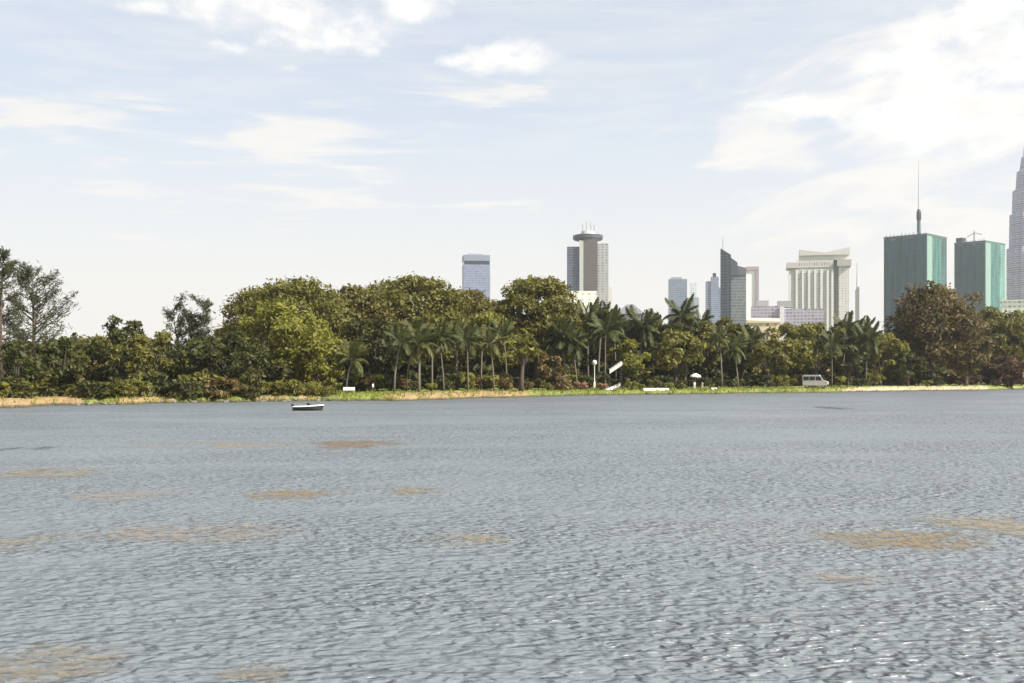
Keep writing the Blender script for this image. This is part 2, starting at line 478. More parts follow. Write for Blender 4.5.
def skyline():
    # pale slab with a dark band under its top
    Y = 1800.0; s = Y / F; e = tower('office_tower', 477, Y, 'pale grey-blue flat-topped slab tower with a dark band near its top, alone above the trees', 'tower', R(8))
    g = facade('facade_bluegrey', (0.20, 0.22, 0.30), (0.10, 0.12, 0.19), 3.8, 3.0, 0.55, 0.8, 0.3)
    zt = pz(254, Y) - 1.5; w = 13.2 * s
    MB().box(-w, w, 0, 30, 0, zt - 17).part('wall', g, e)
    MB().box(-w + .5, w - .5, .5, 29.5, zt - 17, zt - 11).part('dark_band', GLASS, e)
    MB().box(-w, w, 0, 30, zt - 11, zt - 1.5).part('crown_wall', mat('slab_top', (0.17, 0.19, 0.24), 0.6), e)
    MB().box(-w * .6, w * .5, 6, 22, zt - 1.5, zt + 1.5).part('plant_room', GREYMETAL, e)

    # tower with an overhanging disc on top
    Y = 1500.0; s = Y / F; e = tower('disc_topped_tower', 589, Y, 'tall slim tower with a wide dark disc roof, dark left wing and pale right wing', 'tower')
    z = lambda py: pz(py, Y) - 1.5
    X = lambda px: (px - 589) * s
    MB().box(X(567), X(579.5), 6, 34, z(291), z(246)).part('glass_wing', facade('facade_navy', (0.10, 0.11, 0.15), (0.035, 0.045, 0.075), 3.6, 3, 0.7, 0.85, 0.2), e)
    MB().box(X(579.5), X(584), 2, 34, z(291), z(240)).part('pale_fin', mat('fin', (0.40, 0.385, 0.37), 0.7), e)
    MB().box(X(584), X(597.5), 1.5, 36, z(291), z(238)).part('core', facade('facade_bronze', (0.105, 0.085, 0.075), (0.045, 0.035, 0.03), 3.6, 2.6, 0.5, 0.6, 0.4), e)
    MB().box(X(596.5), X(608.5), 5, 33, z(320), z(243)).part('concrete_wing', facade('facade_concrete', (0.34, 0.335, 0.335), (0.16, 0.158, 0.16), 3.6, 5.5, 0.45, 0.55, 0.4), e)
    MB().box(X(608.5), X(612), 8, 30, z(325), z(287)).part('side_annex', mat('annex', (0.5, 0.47, 0.43), 0.8), e)
    MB().box(X(566.5), X(596.5), 1, 36, 0, z(291)).part('podium', facade('facade_podium', (0.74, 0.70, 0.62), (0.30, 0.29, 0.27), 8, 9, 0.3, 0.3, 0.4), e)
    MB().lathe([(13.8 * s, z(238.6)), (15.2 * s, z(237.4)), (15.2 * s, z(234)), (14 * s, z(233.4))], 28, X(588), 20).part('disc_roof', mat('disc', (0.05, 0.05, 0.055), 0.5), e)
    MB().cone(X(588), 20, z(233.6), z(229.5), 8 * s, 6.5 * s, 18).part('drum', mat('drum', (0.45, 0.45, 0.45), 0.6), e)
    for dx, t in ((583, 222), (586.5, 219.5), (591, 221), (594.5, 223)):
        MB().tube([(X(dx), 20, z(231)), (X(dx), 20, z(t))], 0.7, 6).part('antenna', GREYMETAL, e)

    # small far blocks
    Y = 2000.0; s = Y / F
    e = tower('grey_block', 678, Y, 'small blue-grey block, leftmost of the low cluster beside the dark stepped tower', 'building')
    z = lambda py: pz(py, Y) - 1.5
    MB().box(-9.5 * s, 9 * s, 0, 25, 0, z(279)).part('wall', facade('facade_slate', (0.20, 0.23, 0.29), (0.10, 0.12, 0.17), 3.6, 4, 0.5, 0.7), e)
    MB().box(-7 * s, 4 * s, 4, 20, z(279), z(277)).part('plant_room', GREYMETAL, e)
    e = tower('slender_block', 693, Y + 40, 'slender very pale block between the blue-grey block and the notched block', 'building')
    MB().box(-3 * s, 3.5 * s, 0, 20, 0, z(281)).part('wall', facade('facade_pale', (0.62, 0.64, 0.66), (0.4, 0.42, 0.46), 3.6, 4, 0.4, 0.6), e)
    MB().box(1 * s, 6 * s, -3, 17, 0, z(296)).part('lower_wing', facade('facade_wing', (0.36, 0.38, 0.42), (0.2, 0.22, 0.26), 3.6, 4, 0.4, 0.6), e)
    e = tower('notched_block', 714, Y - 60, 'blue-grey notched block with a dark rooftop box, touching the dark stepped tower', 'building')
    f = facade('facade_steel', (0.24, 0.26, 0.35), (0.11, 0.13, 0.20), 3.6, 3.5, 0.55, 0.7)
    MB().box(-8 * s, -3 * s, 0, 24, 0, z(284)).part('wall', f, e)
    MB().box(-3 * s, 4.5 * s, -2, 24, 0, z(280)).part('wall', f, e)
    MB().box(-1.2 * s, 2.2 * s, 4, 16, z(280), z(276)).part('plant_room', DARKMETAL, e)
    MB().box(4.5 * s, 8 * s, 2, 24, 0, z(290)).part('wall', f, e)

    # dark stepped tower with a raking top
    Y = 1350.0; s = Y / F
    e = tower('stepped_tower', 738, Y, 'dark tower with a raking stepped top and a thin mast, pale right side', 'tower')
    z = lambda py: pz(py, Y) - 1.5
    X = lambda px: (px - 738) * s
    dk = facade('facade_darkblue', (0.08, 0.09, 0.12), (0.035, 0.045, 0.065), 3.6, 3, 0.6, 0.85, 0.2)
    MB().prism([(X(721), 10), (X(731), 0), (X(731), 34), (X(721), 34)], 0, 0, [z(247), z(254.5), z(254.5), z(247)]).part('dark_wing', dk, e)
    MB().prism([(X(731), -1), (X(737.5), -1), (X(737.5), 30), (X(731), 30)], z(275), 0, [z(257.5), z(262.5), z(262.5), z(257.5)]).part('raked_roof', mat('roof_dark', (0.06, 0.06, 0.07), 0.6), e)
    MB().prism([(X(737.5), 1), (X(746), 1), (X(746), 28), (X(737.5), 28)], z(275), 0, [z(265.5), z(268), z(268), z(265.5)]).part('raked_roof', mat('roof_dark_grey', (0.10, 0.10, 0.11), 0.6), e)
    MB().box(X(731), X(746), 2, 30, 0, z(275)).part('glass_front', facade('facade_greengrey', (0.17, 0.19, 0.19), (0.09, 0.115, 0.115), 3.6, 2.4, 0.6, 0.8, 0.15), e)
    MB().box(X(746), X(756), 4, 30, 0, z(270)).part('pale_wing', mat('pale_wing', (0.80, 0.78, 0.76), 0.75), e)  # sunlit right side: part of its brightness is put into the colour
    MB().box(X(755.2), X(758.5), 2.5, 30, 0, z(268)).part('edge_pier', mat('edge_pier', (0.30, 0.26, 0.27), 0.75), e)
    MB().box(X(746), X(758.5), 2.2, 30, z(270), z(266.5)).part('cornice', mat('cornice_mauve', (0.36, 0.29, 0.32), 0.75), e)
    MB().tube([(X(723.5), 18, z(250)), (X(723.5), 18, z(235))], [0.7, 0.4], 6).part('mast', GREYMETAL, e)

    # low mauve block and terrace
    Y = 1250.0; s = Y / F
    z = lambda py: pz(py, Y) - 1.5
    e = tower('low_block', 775, Y, 'low mauve office block between the stepped tower and the white hotel', 'building')
    X = lambda px: (px - 775) * s
    mv = facade('facade_mauve', (0.36, 0.325, 0.385), (0.20, 0.18, 0.25), 3.6, 4, 0.5, 0.75)
    MB().box(X(752), X(779.5), 0, 30, 0, z(306)).part('wall', mv, e)
    MB().box(X(779.5), X(784), -3, 30, 0, z(307)).part('stair_tower', mat('stair', (0.60, 0.55, 0.60), 0.8), e)
    MB().box(X(784), X(822), 0, 30, 0, z(309)).part('wall', mv, e)
    MB().box(X(757), X(769), 6, 20, z(306), z(300)).part('plant_room', mat('plant', (0.36, 0.34, 0.33), 0.8), e)
    MB().box(X(778), X(792), 8, 26, z(306.8), z(300.5)).part('roof_box', mat('roofbox', (0.28, 0.29, 0.27), 0.8), e)

    # pale low houses with stepped roofs
    Y = 520.0; s = Y / F
    z = lambda py: pz(py, Y) - 1.5
    e = tower('cream_house', 766, Y, 'cream low apartment house with a shallow pitched roof in front of the mauve block', 'house')
    X = lambda px: (px - 766) * s
    cm = facade('facade_cream', (0.58, 0.50, 0.39), (0.30, 0.25, 0.20), 3.2, 3.4, 0.4, 0.4, 0.5)
    MB().box(X(748), X(779), 0, 9, 0, z(323)).part('wall', cm, e)
    MB().prism([(X(747), -.6), (X(780), -.6), (X(780), 9.6), (X(747), 9.6)], z(323), 0, [z(320), z(321.5), z(317.5), z(317)]).part('roof', mat('roof_cream', (0.52, 0.44, 0.34), 0.8), e)
    MB().box(X(768), X(778), -4, -0.2, 0, z(331)).part('porch', mat('porch', (0.62, 0.46, 0.36), 0.8), e)
    e = tower('pavilion', 630, 330.0, 'house with a grey hipped roof and pale gable showing above the trees', 'house')
    Y = 330.0; s = Y / F
    z = lambda py: pz(py, Y) - 1.5
    w = 13 * s
    MB().box(-w, w, 0, 9, 0, z(314)).part('wall', mat('pav_wall', (0.55, 0.55, 0.60), 0.8), e)
    MB().add([(-w - .6, -.8, z(314)), (w + .6, -.8, z(314)), (w + .6, 9.8, z(314)), (-w - .6, 9.8, z(314)), (-w * .25, 4.5, z(303.5)), (w * .3, 4.5, z(303.5))],
             [(0, 1, 5, 4), (1, 2, 5), (2, 3, 4, 5), (3, 0, 4), (3, 2, 1, 0)]).part('roof', mat('pav_roof', (0.16, 0.16, 0.17), 0.7), e)

    # white hotel with piers and a winged crown
    Y = 1450.0; s = Y / F
    z = lambda py: pz(py, Y) - 1.5
    e = tower('white_hotel', 819, Y, 'broad white hotel with tall ribbed facade, cornice and wing-shaped crown', 'hotel')
    X = lambda px: (px - 819) * s
    MB().box(X(790), X(833), 4, 36, 0, z(267)).part('wall', facade('facade_hotel', (0.50, 0.49, 0.47), (0.22, 0.22, 0.23), 3.4, 3.2, 0.5, 0.6, 0.3), e)
    MB().box(X(833), X(838), 7, 36, 0, z(262)).part('dark_recess', facade('facade_recess', (0.2, 0.19, 0.18), (0.07, 0.07, 0.07), 3.4, 3, 0.5, 0.7, 0.3), e)
    MB().box(X(838), X(848), 3, 36, 0, z(265)).part('right_wing', facade('facade_hotel_right', (0.60, 0.58, 0.55), (0.30, 0.29, 0.28), 3.4, 4, 0.4, 0.5, 0.3), e)
    pil = mat('pilaster', (0.62, 0.605, 0.58), 0.7)
    for k, px in enumerate((791, 797.5, 803.5, 809.5, 815.5, 821.5, 827.5, 832)):
        MB().box(X(px - 1.1), X(px + 1.1), 1.5, 4.2, 0, z(270)).part('pilaster', pil, e)
    MB().box(X(798), X(833), 3.2, 36.5, z(267), z(260)).part('attic', facade('facade_attic', (0.52, 0.49, 0.45), (0.25, 0.24, 0.23), 7, 3.2, 0.6, 0.5), e)
    MB().box(X(787.5), X(799), -1, 37, z(267.5), z(262)).part('cornice', mat('cornice', (0.45, 0.43, 0.40), 0.7), e)
    MB().box(X(836.5), X(850), -1, 37, z(266.5), z(260)).part('cornice', mat('cornice_b', (0.36, 0.34, 0.33), 0.7), e)
    MB().box(X(800), X(834), 6, 34, z(260), z(255)).part('upper_storey', mat('upper', (0.60, 0.585, 0.56), 0.7), e)
    MB().prism([(X(800), 2), (X(825), 2), (X(825), 36), (X(800), 36)], z(255), 0, [z(249), z(252.5), z(252.5), z(249)]).part('crown_wing', mat('crown_a', (0.50, 0.47, 0.45), 0.7), e)
    MB().prism([(X(825), 2), (X(848.5), 2), (X(848.5), 36), (X(825), 36)], z(255), 0, [z(252.5), z(247.5), z(247.5), z(252.5)]).part('crown_wing', mat('crown_b', (0.52, 0.50, 0.48), 0.7), e)
    MB().box(X(834), X(848), 6, 34, z(260), z(255)).part('upper_storey', mat('upper_b', (0.66, 0.63, 0.58), 0.7), e)

    # slender mast building
    e = tower('telecom_mast', 857.5, 1500.0, 'slender grey mast tower just right of the white hotel', 'mast')
    Y = 1500.0; s = Y / F
    z = lambda py: pz(py, Y) - 1.5
    MB().prism([(-2 * s, 0), (1.8 * s, 0), (1.8 * s, 6), (-2 * s, 6)], 0, 0, [z(290), z(286), z(286), z(290)]).part('shaft', mat('mast_shaft', (0.24, 0.23, 0.22), 0.7), e)
    MB().tube([(0, 3, z(290)), (0, 3, z(262))], [1.6, 0.7], 8).part('pole', mat('mast_pole', (0.5, 0.5, 0.48), 0.6), e)

    # towers wrapped in green netting
    def netted(name, px, Y, label, w, d, ang, ztop, dark_edge):
        e = tower(name, px, Y, label, 'construction tower', R(ang))
        net = facade('net_front_shaded', (0.010, 0.058, 0.058), (0.006, 0.036, 0.042), 3.6, 6.5, 0.42, 0.8, 0.8)  # same green net, its colour darkened for the face turned from the sun
        side = facade('net_side_sunlit', (0.028, 0.11, 0.09), (0.016, 0.07, 0.06), 3.6, 8, 0.4, 0.85, 0.8)  # same net in a lighter colour, sunlight on the right face painted in
        MB().box(0, -w, 0, d, 0, ztop).part('core', mat('core_concrete', (0.18, 0.17, 0.16), 0.9), e)
        # netting hung on the storeys, in strips, edges uneven
        n = 7
        for k in range(n):
            x0 = -w + k * w / n; x1 = x0 + w / n - 0.15
            dz = [0.5, -1.5, 1.2, 0.2, -0.8, 1.8, 0.4][k]
            MB().box(x0, x1, -1.1 - 0.12 * (k % 2), -0.3, 2, ztop - 3 + dz).part('netting', net, e)
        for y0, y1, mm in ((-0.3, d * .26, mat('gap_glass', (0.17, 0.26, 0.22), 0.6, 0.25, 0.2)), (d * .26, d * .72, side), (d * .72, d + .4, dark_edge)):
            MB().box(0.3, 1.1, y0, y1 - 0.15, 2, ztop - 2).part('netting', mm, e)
        MB().box(-w - .3, 1.3, -1.4, d + .5, ztop - 1.8, ztop + 1.0).part('top_slab', mat('slab_dark', (0.06, 0.10, 0.09), 0.8), e)
        rr = random.Random(int(px))
        for k in range(11):
            x = -w + (k + .5) * w / 11
            MB().box(x - .4, x + .4, 1, 1.8, ztop + 1.0, ztop + rr.uniform(2.5, 5)).part('column', GREYMETAL, e)
        return e
    Y = 1500.0
    rho = 25; ca = 0.936
    ang = -45.6
    w = 43.5 * ca * Y / F / math.cos(R(rho)); d = 20 * ca * Y / F / math.sin(R(rho))
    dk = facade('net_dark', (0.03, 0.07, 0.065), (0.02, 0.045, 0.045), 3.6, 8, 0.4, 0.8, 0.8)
    e = netted('netted_tower', 926.5, Y, 'taller square tower wrapped in green netting, with a high mast on its roof', w, d, ang, pz(234, Y) - 1.5, dk)
    z = lambda py: pz(py, Y + 18) - 1.5
    mx, my = -0.34 * w, d * .35
    MB().tube([(mx, my, z(236)), (mx, my, z(218))], [2.6, 2.3], 8).part('mast_base', mat('mast_green', (0.07, 0.10, 0.09), 0.7), e)
    MB().lathe([(2.8, z(219)), (3.3, z(217)), (3.1, z(211)), (1.8, z(208))], 14, mx, my).part('mast_cage', DARKMETAL, e)
    MB().tube([(mx, my, z(210)), (mx, my, z(182)), (mx, my, z(159))], [1.1, 0.8, 0.35], 6).part('mast', mat('mast_pale', (0.45, 0.44, 0.44), 0.6), e)
    Y = 1650.0
    ang = -48.3; ca = 0.918
    w2 = 31 * ca * Y / F / math.cos(R(rho)); d2 = 20 * ca * Y / F / math.sin(R(rho))
    e = netted('netted_tower', 985, Y, 'second netted green tower, lower one with pale strips, beside the tapering skyscraper', w2, d2, ang, pz(241, Y) - 1.5, side2())
    z = lambda py: pz(py, Y + 15) - 1.5
    MB().box(-w2 * .98, -w2 * .76, 2, 14, z(242), z(236.5)).part('lift_house', DARKMETAL, e)
    MB().tube([(-w2 * .45, 10, z(242)), (-w2 * .45, 10, z(230))], [1.4, 0.9], 6).part('mast', GREYMETAL, e)
    MB().tube([(-w2 * .7, 10, z(236)), (-w2 * .45, 10, z(232)), (-w2 * .2, 10, z(234.5))], [0.6, 0.6, 0.6], 6).part('crane_jib', GREYMETAL, e)

    # tapering skyscraper at the frame's edge
    Y = 2110.0; s = Y / F
    e = tower('tapering_skyscraper', 1030, Y, 'very tall pale silver tapering skyscraper cut by the right edge of the picture', 'skyscraper')
    z = lambda py: pz(py, Y) - 1.5
    steel = facade('facade_silver', (0.38, 0.38, 0.45), (0.17, 0.18, 0.25), 4.2, 5, 0.5, 1.1, 0.25)
    star = lambda i: (1.0, 0.93, 0.86, 0.93)[i % 4]
    for name, r0, r1, a, b in (('lower_shaft', 21.5, 21.5, 375.8, 248), ('middle_tier', 19.3, 18.8, 248, 214), ('upper_tier', 16.6, 16.0, 214, 190), ('crown_tier', 13.3, 12.2, 190, 171), ('pinnacle_tier', 9.8, 8.0, 171, 157)):
        MB().lathe([(r0 * s, max(0, z(a))), (r1 * s, z(b) - .6), (r1 * s * .96, z(b))], 64, 0, 0, star).part(name, steel, e)
    MB().lathe([(7 * s, z(157)), (5.6 * s, z(146)), (3 * s, z(138)), (1.2 * s, z(131)), (0.4 * s, z(112))], 16).part('spire', mat('spire', (0.55, 0.55, 0.60), 0.3), e)
    e = tower('white_block', 1013, 1000.0, 'low white flat-roofed block at the foot of the netted towers', 'building')
    Y = 1000.0
    MB().box(-9, 40, 0, 20, 0, pz(303, Y)).part('wall', facade('facade_white', (0.76, 0.76, 0.76), (0.4, 0.42, 0.45), 4, 4, 0.4, 0.7), e)
    MB().box(-10, 41, -1, 21, pz(303, Y), pz(301.5, Y)).part('roof', mat('roofslab', (0.6, 0.6, 0.6), 0.8), e)


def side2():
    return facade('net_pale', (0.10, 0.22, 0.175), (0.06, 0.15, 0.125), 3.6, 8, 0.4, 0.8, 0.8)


skyline()

# ------------------------------------------------------------------ trees
def leaves(pts, nrm, size, rng, bias=0.7, aspect=0.5, up=0.25):
    n = len(pts)
    d = nrm * bias + rng.normal(0, 0.6, (n, 3)); d[:, 2] += up
    d /= np.linalg.norm(d, axis=1)[:, None] + 1e-9
    r = rng.normal(0, 1, (n, 3)); a = np.cross(d, r); a /= np.linalg.norm(a, axis=1)[:, None] + 1e-9
    b = np.cross(d, a)
    s = (size * np.clip(rng.lognormal(-.12, .42, n), .35, 2.2))[:, None]
    A = a * s; B = b * s * aspect
    V = np.stack([pts - A, pts + B - d * s * 0.12, pts + A, pts - B - d * s * 0.12], 1).reshape(-1, 3)
    return V, np.arange(4 * n).reshape(-1, 4)


def unit(rng, n):
    v = rng.normal(0, 1, (n, 3)); return v / np.linalg.norm(v, axis=1)[:, None]


def broadleaf(h, rx, base, seed, style='round', leaf=0.42, dens=30, trunk_r=None, ry=None):
    """trunk+limbs and crown meshes of one tree; base = height where the crown starts"""
    rng = np.random.RandomState(seed); ry = ry or rx * 0.9
    cz = h - base
    nclump = int(np.clip((10 + rx * rx * 0.75) * (1.5 if style == 'umbrella' else 1), 16, 90))
    cl = []
    tries = 0
    while len(cl) < nclump and tries < 4000:
        tries += 1
        v = unit(rng, 1)[0]; rad = rng.uniform(0.45, 1.0) ** 0.5
        if style == 'umbrella':
            g = (len(cl) + .5) / nclump; zz = 1 - g * 1.05; ph = 2.39996 * len(cl) + rng.normal(0, .25)
            q = math.sqrt(max(0, 1 - zz * zz)); v = np.array([q * math.cos(ph), q * math.sin(ph), zz])
            rad = rng.uniform(0.86, 1.0)
            r = rng.uniform(0.20, 0.28) * rx; fl = 0.6
            p = np.array([v[0] * rx * 0.84 * rad, v[1] * ry * 0.84 * rad, base + cz * 0.12 + (cz * 0.88 - r * fl) * max(0, v[2]) ** .8 * rad])
        elif style == 'droop':
            p = np.array([v[0] * rx * 0.80 * rad, v[1] * ry * 0.80 * rad, base + cz * (0.5 + 0.42 * v[2] * rad)])
            r = rng.uniform(0.17, 0.27) * rx; fl = 0.95
        elif style == 'tall':
            p = np.array([v[0] * rx * 0.72 * rad, v[1] * ry * 0.72 * rad, base + cz * (0.5 + 0.43 * v[2] * rad)])
            r = rng.uniform(0.20, 0.32) * rx; fl = 1.0
        else:
            p = np.array([v[0] * rx * 0.80 * rad, v[1] * ry * 0.80 * rad, base + cz * (0.46 + 0.42 * v[2] * rad)])
            r = rng.uniform(0.17, 0.30) * rx; fl = 0.78
        p[:2] += rng.normal(0, 0.05 * rx, 2); p[2] += rng.normal(0, 0.02 * cz)
        if style != 'umbrella' and rng.rand() < .22:      # boughs that stick out of the outline
            p[:2] *= rng.uniform(1.1, 1.35); p[2] += rng.uniform(0, .10) * cz; r *= rng.uniform(.5, .75)
        if p[2] + r * fl > h: p[2] = h - r * fl * rng.uniform(1.0, 1.1)
        cl.append((p, r, fl))
    area = math.pi * rx * max(cz, rx * 0.5) * 0.5
    ntot = int(dens * area * (1.7 if style == 'umbrella' else 1.15))
    wts = np.array([r * r for _, r, _ in cl]); wts /= wts.sum()
    P, N = [], []
    for (p, r, fl), w in zip(cl, wts):
        n = max(12, int(ntot * w))
        u = unit(rng, n); u[:, 2] = np.where((u[:, 2] < -0.2) & (rng.rand(n) < 0.6), -u[:, 2], u[:, 2])
        rad = np.where(rng.rand(n) < 0.12, rng.uniform(1.0, 1.35, n), rng.uniform(0.55, 1.04, n))
        q = p + u * rad[:, None] * np.array([r, r, r * fl])
        if style == 'droop':
            q[:, 2] -= np.maximum(0, -u[:, 2]) * r * rng.uniform(0, 1.1, n)
        P.append(q); N.append(u)
    P = np.concatenate(P); N = np.concatenate(N)
    kz = h / np.percentile(P[:, 2], 99.6); P[:, 2] = np.where(P[:, 2] > base, base + (P[:, 2] - base) * (h - base) / (h / kz - base), P[:, 2])
    P[:, 0] *= rx / np.percentile(np.abs(P[:, 0]), 98.5)
    P[:, 2] = np.maximum(P[:, 2], 0.15)
    V, Q = leaves(P, N, np.full(len(P), leaf), rng)
    mb = MB(); tr = trunk_r or max(0.16, 0.028 * h)
    top = base + 0.35 * cz
    lean = rng.normal(0, 0.03 * h, 2)
    tp = [(0, 0, -0.5), (lean[0] * .2, lean[1] * .2, base * .5), (lean[0] * .6, lean[1] * .6, base), (lean[0], lean[1], top)]
    mb.tube(tp, [tr * 1.35, tr, tr * .85, tr * .4], 9)
    order = rng.permutation(len(cl))[:11]
    for i in order:
        p, r, fl = cl[i]
        f = rng.uniform(0.55, 1.0); s = Vector((lean[0] * .6, lean[1] * .6, base * (0.72 + 0.28 * f)))
        e = Vector(p); mid = s.lerp(e, 0.5) + Vector((0, 0, 0.08 * cz * (1 if style != 'umbrella' else -0.5)))
        mb.tube([s, mid, e], [tr * .5, tr * .3, tr * .08], 6)
    return mb, (V, Q)


def tree_thing(name, px, off, top, hw, style, leafk, label, group=None, base=0.28, seed=0, leaf=None, dens=30, bark=None, cat='tree', trunk_r=None):
    p = at(px, off); Y = p.y
    h = pz(top, Y) - p.z; rx = hw * Y / F
    mb, (V, Q) = broadleaf(h, rx, base * h, seed, style, leaf or (0.17 + 0.0009 * Y), dens * 1.35, trunk_r)
    e = empty(name, p, label, cat, group)
    mb.part('trunk', bark or BARK, e, smooth=True)
    link('crown', np_mesh('crown', V, Q, LEAF[leafk]), e)
    return e


def feathery(name, px, off, top, hw, label, seed, nb=46, base=0.3, group=None, tall=False):
    """casuarina: a straight stem with upswept branches that end in loose plumes of needles"""
    rng = np.random.RandomState(seed)
    p = at(px, off); Y = p.y; h = pz(top, Y) - p.z; rx = hw * Y / F
    mb = MB(); tr = 0.018 * h
    stems = [((0, 0, -0.5), (rng.normal(0, .3), 0, h * .5), (rng.normal(0, .4), 0, h * 0.97))]
    if tall:
        stems = [((0, 0, -.5), (-rx * .35, 0, h * .45), (-rx * .62, 0, h * .96)), ((0, 0, -.4), (rx * .1, 0.3, h * .5), (rx * .10, .4, h * .86)), ((0, 0, -.4), (rx * .4, -.3, h * .5), (rx * .66, -.3, h))]
    P, D = [], []
    for st in stems:
        mb.tube(st, [tr, tr * .6, tr * .12], 8)
        a, b, c = [np.array(q, float) for q in st]
        k = nb // len(stems)
        for i in range(k):
            t = base + (1 - base) * (i + rng.rand()) / k
            s = a + (b - a) * min(1, t * 2) if t < .5 else b + (c - b) * (t - .5) * 2
            az = rng.uniform(0, 2 * math.pi)
            ln = (rx * (1.25 - 0.95 * ((t - base) / (1 - base)) ** 1.3) if not tall else rx * rng.uniform(.25, .5)) * rng.uniform(.55, 1.1)
            rise = rng.uniform(.35, 1.1) if not tall else rng.uniform(.8, 1.6)
            e = s + np.array([math.cos(az) * ln, math.sin(az) * ln, ln * rise])
            m_ = (s + e) / 2 + np.array([0, 0, -0.08 * ln])
            mb.tube([s, m_, e], [tr * .28, tr * .18, tr * .05], 5)
            n = int(60 + 50 * ln / max(rx, .1))
            u = rng.uniform(.3, 1.08, n) ** .8
            q = s + (e - s) * u[:, None]
            spread = 0.075 * rx * (0.5 + rng.rand())
            q = q + rng.normal(0, 1, (n, 3)) * spread * np.array([1, 1, .8]); P.append(q)
            D.append(np.tile((e - s) / np.linalg.norm(e - s), (n, 1)) * .7 + rng.normal(0, .5, (n, 3)) + np.array([0, 0, -.15]))
    P = np.concatenate(P); D = np.concatenate(D); D /= np.linalg.norm(D, axis=1)[:, None]
    n = len(P); w = np.cross(D, unit(rng, n)); w /= np.linalg.norm(w, axis=1)[:, None]
    L = rng.uniform(.22, .5, n)[:, None]; W = 0.045 + 0.00012 * Y
    V = np.stack([P - D * L, P + w * W, P + D * L, P - w * W], 1).reshape(-1, 3)
    e = empty(name, p, label, 'tree', group)
    mb.part('trunk', BARK, e, smooth=True)
    link('crown', np_mesh('crown', V, np.arange(4 * n).reshape(-1, 4), LEAF['needle']), e)
    return e


# palms
def frond_mesh(length, droop, seed, leafk, nl=20):
    rng = np.random.RandomState(seed)
    V, Fq = [], []
    def pt(t):
        return np.array([length * (t - 0.22 * droop * t * t), 0, length * (0.55 * t - droop * t * t * 0.9)])
    for i in range(8):      # midrib
        a, b = pt(i / 8), pt((i + 1) / 8); w0 = .05 * (1 - i / 9); n = len(V)
        V += [a + [0, -w0, 0], a + [0, w0, 0], b + [0, w0, 0], b + [0, -w0, 0]]; Fq.append((n, n + 1, n + 2, n + 3))
    for i in range(nl):
        t = 0.16 + 0.84 * i / (nl - 1); p = pt(t); d = pt(min(1, t + .05)) - pt(t - .05); d = d / np.linalg.norm(d)
        ll = length * 0.34 * (math.sin(math.pi * min(1, t * .85 + .12)) ** .6) * rng.uniform(.8, 1.1)
        for sgn in (-1, 1):
            dirn = d * .75 + np.array([0, sgn * .8, -.35 - .25 * rng.rand()]); dirn /= np.linalg.norm(dirn)
            wv = d * 0.085 * (1 + length * .12); n = len(V)
            q = p + dirn * ll * .55; e = p + dirn * ll + np.array([0, 0, -.12 * ll])
            V += [p - wv * .6, q - wv, e, q + wv]; Fq.append((n, n + 1, n + 2, n + 3))
    return np_mesh('frond', np.array(V), np.array(Fq), LEAF[leafk])


FR = {}
def fronds(leafk):
    if leafk not in FR:
        FR[leafk] = [frond_mesh(3.2, dr, 11 + i, leafk) for i, dr in enumerate((.25, .5, .8, 1.1))]
    return FR[leafk]


def palm(px, off, top, label, leafk='palm', seed=0, nf=17, size=1.0, group='palms along the far shore', bark=None, trunk_r=.17):
    rng = random.Random(seed)
    p = at(px, off); Y = p.y; h = pz(top, Y) - p.z - 1.1 * size
    e = empty('palm_tree', p, label, 'palm', group)
    lx, ly = rng.gauss(0, .75), rng.gauss(0, .6)
    nf = max(11, nf + rng.randint(-5, 3)); trunk_r *= rng.uniform(.75, 1.45); size *= rng.uniform(.82, 1.18); h *= rng.uniform(.93, 1.05)
    pts = [(0, 0, -.4), (lx * .15, ly * .15, h * .35), (lx * .5, ly * .5, h * .7), (lx, ly, h)]
    MB().tube(pts, [trunk_r * 1.4, trunk_r, trunk_r * .85, trunk_r * .8], 8).part('trunk', bark or BARK_PALE, e, smooth=True)
    fm = fronds(leafk)
    for k in range(nf):
        t = k / (nf - 1)
        o = bpy.data.objects.new('frond', fm[min(3, int(t * 4))])
        o.parent = e; o.location = (lx, ly, h)
        tilt = 1.05 - 1.5 * t + rng.uniform(-.12, .12)         # upright in the middle, hanging outside
        o.rotation_euler = (rng.uniform(-.2, .2), -tilt * .8, k * 2.399 + rng.uniform(-.3, .3))
        s = size * rng.uniform(.85, 1.12); o.scale = (s, s, s)
        COL.objects.link(o)
    return e


